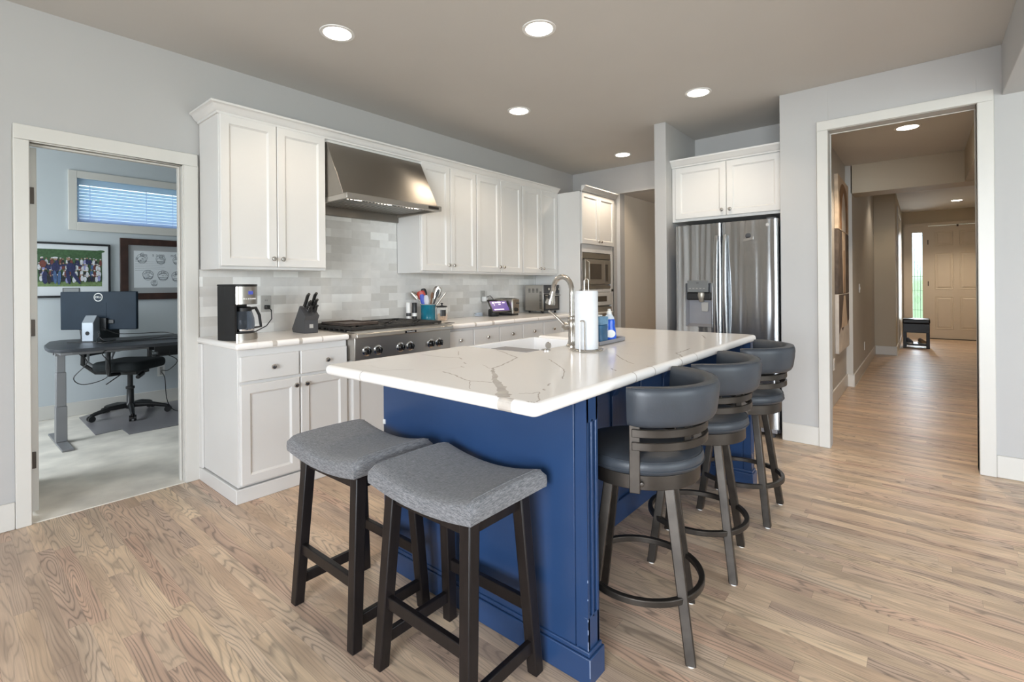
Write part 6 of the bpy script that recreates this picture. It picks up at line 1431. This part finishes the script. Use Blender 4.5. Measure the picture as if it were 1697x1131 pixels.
shoe(11.33, -3.385, -165, 'shoegrey', 'grey shoe on the left of the ottoman shelf')
shoe(11.33, -3.575, -160, 'shoe', 'tan shoe on the right of the ottoman shelf')
# three stacked art panels
def art(z0, z1, lab, kind):
    x0, x1, y1 = 5.42, 6.34, -2.8855
    r = root('art_panel', lab, 'painting', ((x0 + x1) / 2, y1 - 0.02, z0), 'art panels on the hallway wall')
    b = MB(); b.box(x0, x1, y1 - 0.035, y1, z0, z1); b.build('stretched_canvas', ('art2', 'art3', 'art4')[kind], r, bevel=0.004)
    b = MB(); y = y1 - 0.0352; xm = (x0 + x1) / 2
    def flat(poly, mi, k): b.add([(x, y - 0.0003 * k, z) for x, z in poly], [tuple(range(len(poly)))], mi)
    if kind == 0:
        A = [(xm - 0.36, z0 + 0.01), (xm - 0.36, z0 + 0.30)] + [(xm - 0.36 * math.cos(t * math.pi / 16), z0 + 0.30 + 0.22 * math.sin(t * math.pi / 16) ** 0.8) for t in range(1, 16)] + [(xm + 0.36, z0 + 0.30), (xm + 0.36, z0 + 0.01)]
        flat(A, 0, 1)
        flat([(xm - 0.17, z0 + 0.005), (xm - 0.18, z0 + 0.20), (xm - 0.10, z0 + 0.36), (xm, z0 + 0.43), (xm + 0.10, z0 + 0.36), (xm + 0.18, z0 + 0.20), (xm + 0.17, z0 + 0.005)], 1, 2)
    elif kind == 1:
        flat([(xm - 0.16, z1), (xm + 0.14, z1), (xm + 0.10, z0), (xm - 0.10, z0)], 1, 1); flat([(xm - 0.04, z1 - 0.2), (xm + 0.04, z1 - 0.2), (xm + 0.05, z0), (xm - 0.05, z0)], 0, 2)
        for x in (x0 + 0.06, x0 + 0.2, x1 - 0.24, x1 - 0.1): flat([(x, z1 - 0.3), (x + 0.06, z1 - 0.36), (x + 0.05, z0), (x - 0.01, z0)], 2, 1)
    else:
        flat([(x0 + 0.005, z1 - 0.005), (x1 - 0.005, z1 - 0.005), (x1 - 0.005, z1 - 0.30), (xm + 0.28, z1 - 0.36), (xm + 0.1, z1 - 0.31), (xm - 0.15, z1 - 0.40), (xm - 0.3, z1 - 0.35), (x0 + 0.005, z1 - 0.42)], 2, 1)
        flat([(xm - 0.05, z1 - 0.02), (xm + 0.10, z1 - 0.02), (xm + 0.28, z1 - 0.36), (xm - 0.28, z1 - 0.36)], 1, 2)
    b.build('painted_shape', ['art1', 'art4' if kind == 0 else 'art2', 'art3' if kind else 'art1'], r, smooth=0)
art(1.79, 2.36, 'top hallway art panel with a pale pointed arch', 0); art(1.115, 1.785, 'middle hallway art panel with dark streaks', 1); art(0.495, 1.11, 'bottom hallway art panel fading to white', 2)
for x, y, z, lab in ((7.87, -2.9503, 0.34, 'white outlet low on the grey hallway wall'), (5.31, -2.8853, 0.40, 'white outlet below the hallway art panels')):
    o_ = root('wall_outlet', lab, 'outlet', (x, y, z)); b = MB(); b.box(x - 0.036, x + 0.036, y - 0.006, y, z - 0.058, z + 0.058); b.build('cover_plate', 'white', o_, bevel=0.002)
    b = MB(); b.box(x - 0.014, x + 0.014, y - 0.0078, y - 0.0061, z - 0.04, z + 0.04); b.build('socket', 'outlet', o_)
b = MB(); b.box(7.17, 7.24, -2.957, -2.9503, 1.10, 1.215); sw = b.build('light_switch', 'white', org=(7.2, -2.95, 1.16), bevel=0.002); tag(sw, 'white light switch on the grey hallway wall', 'switch')
b = MB(); b.box(7.197, 7.213, -2.961, -2.9572, 1.14, 1.175); b.build('toggle', 'white', sw, org=(7.2, -2.95, 1.16))

# ------------------------------------------------------------------ recessed ceiling lights
def downlight(x, y, z, lab, power, size=125, rad=0.078, group='recessed ceiling lights in the kitchen'):
    r = root('ceiling_light', lab, 'ceiling light', (x, y, z), group)
    b = MB(); b.lathe([(rad, z - 0.004), (rad + 0.018, z - 0.0045), (rad + 0.020, z - 0.0002), (rad, z - 0.0002), (rad, z - 0.004)], (x, y, 0), 40); b.build('trim_ring', 'white', r, smooth=40)
    b = MB(); b.lathe([(rad - 0.0005, z - 0.0004), (rad - 0.0005, z - 0.0028), (0, z - 0.0045)], (x, y, 0), 40); b.build('lens', 'lamp', r, smooth=40)
    d = bpy.data.lights.new('downlight', 'SPOT'); d.energy = power; d.color = WARM; d.spot_size = R(size); d.spot_blend = 0.55; d.shadow_soft_size = 0.05
    o = bpy.data.objects.new('downlight', d); C.objects.link(o); o.location = (x, y, z - 0.03)
PW = 18
downlight(0.936, -0.977, H, 'recessed ceiling light in front of the wall cabinet left of the hood', PW)
downlight(1.665, -1.896, H, 'recessed ceiling light above the near half of the island', PW)
downlight(3.221, -2.262, H, 'recessed ceiling light near the refrigerator', PW)
downlight(2.616, -0.973, H, 'recessed ceiling light above the right counter', PW)
downlight(4.471, -0.982, H, 'recessed ceiling light in front of the oven tower', PW * 2.4)
downlight(5.025, -3.487, 2.615, 'recessed ceiling light just inside the hallway', 90, group='recessed ceiling lights in the hallway')
downlight(12.01, -4.10, 2.79, 'recessed ceiling light near the front door', 105, group='recessed ceiling lights in the hallway')
downlight(8.95, -3.45, 2.79, 'recessed ceiling light behind the tan hallway beam', 22, group='recessed ceiling lights in the hallway')
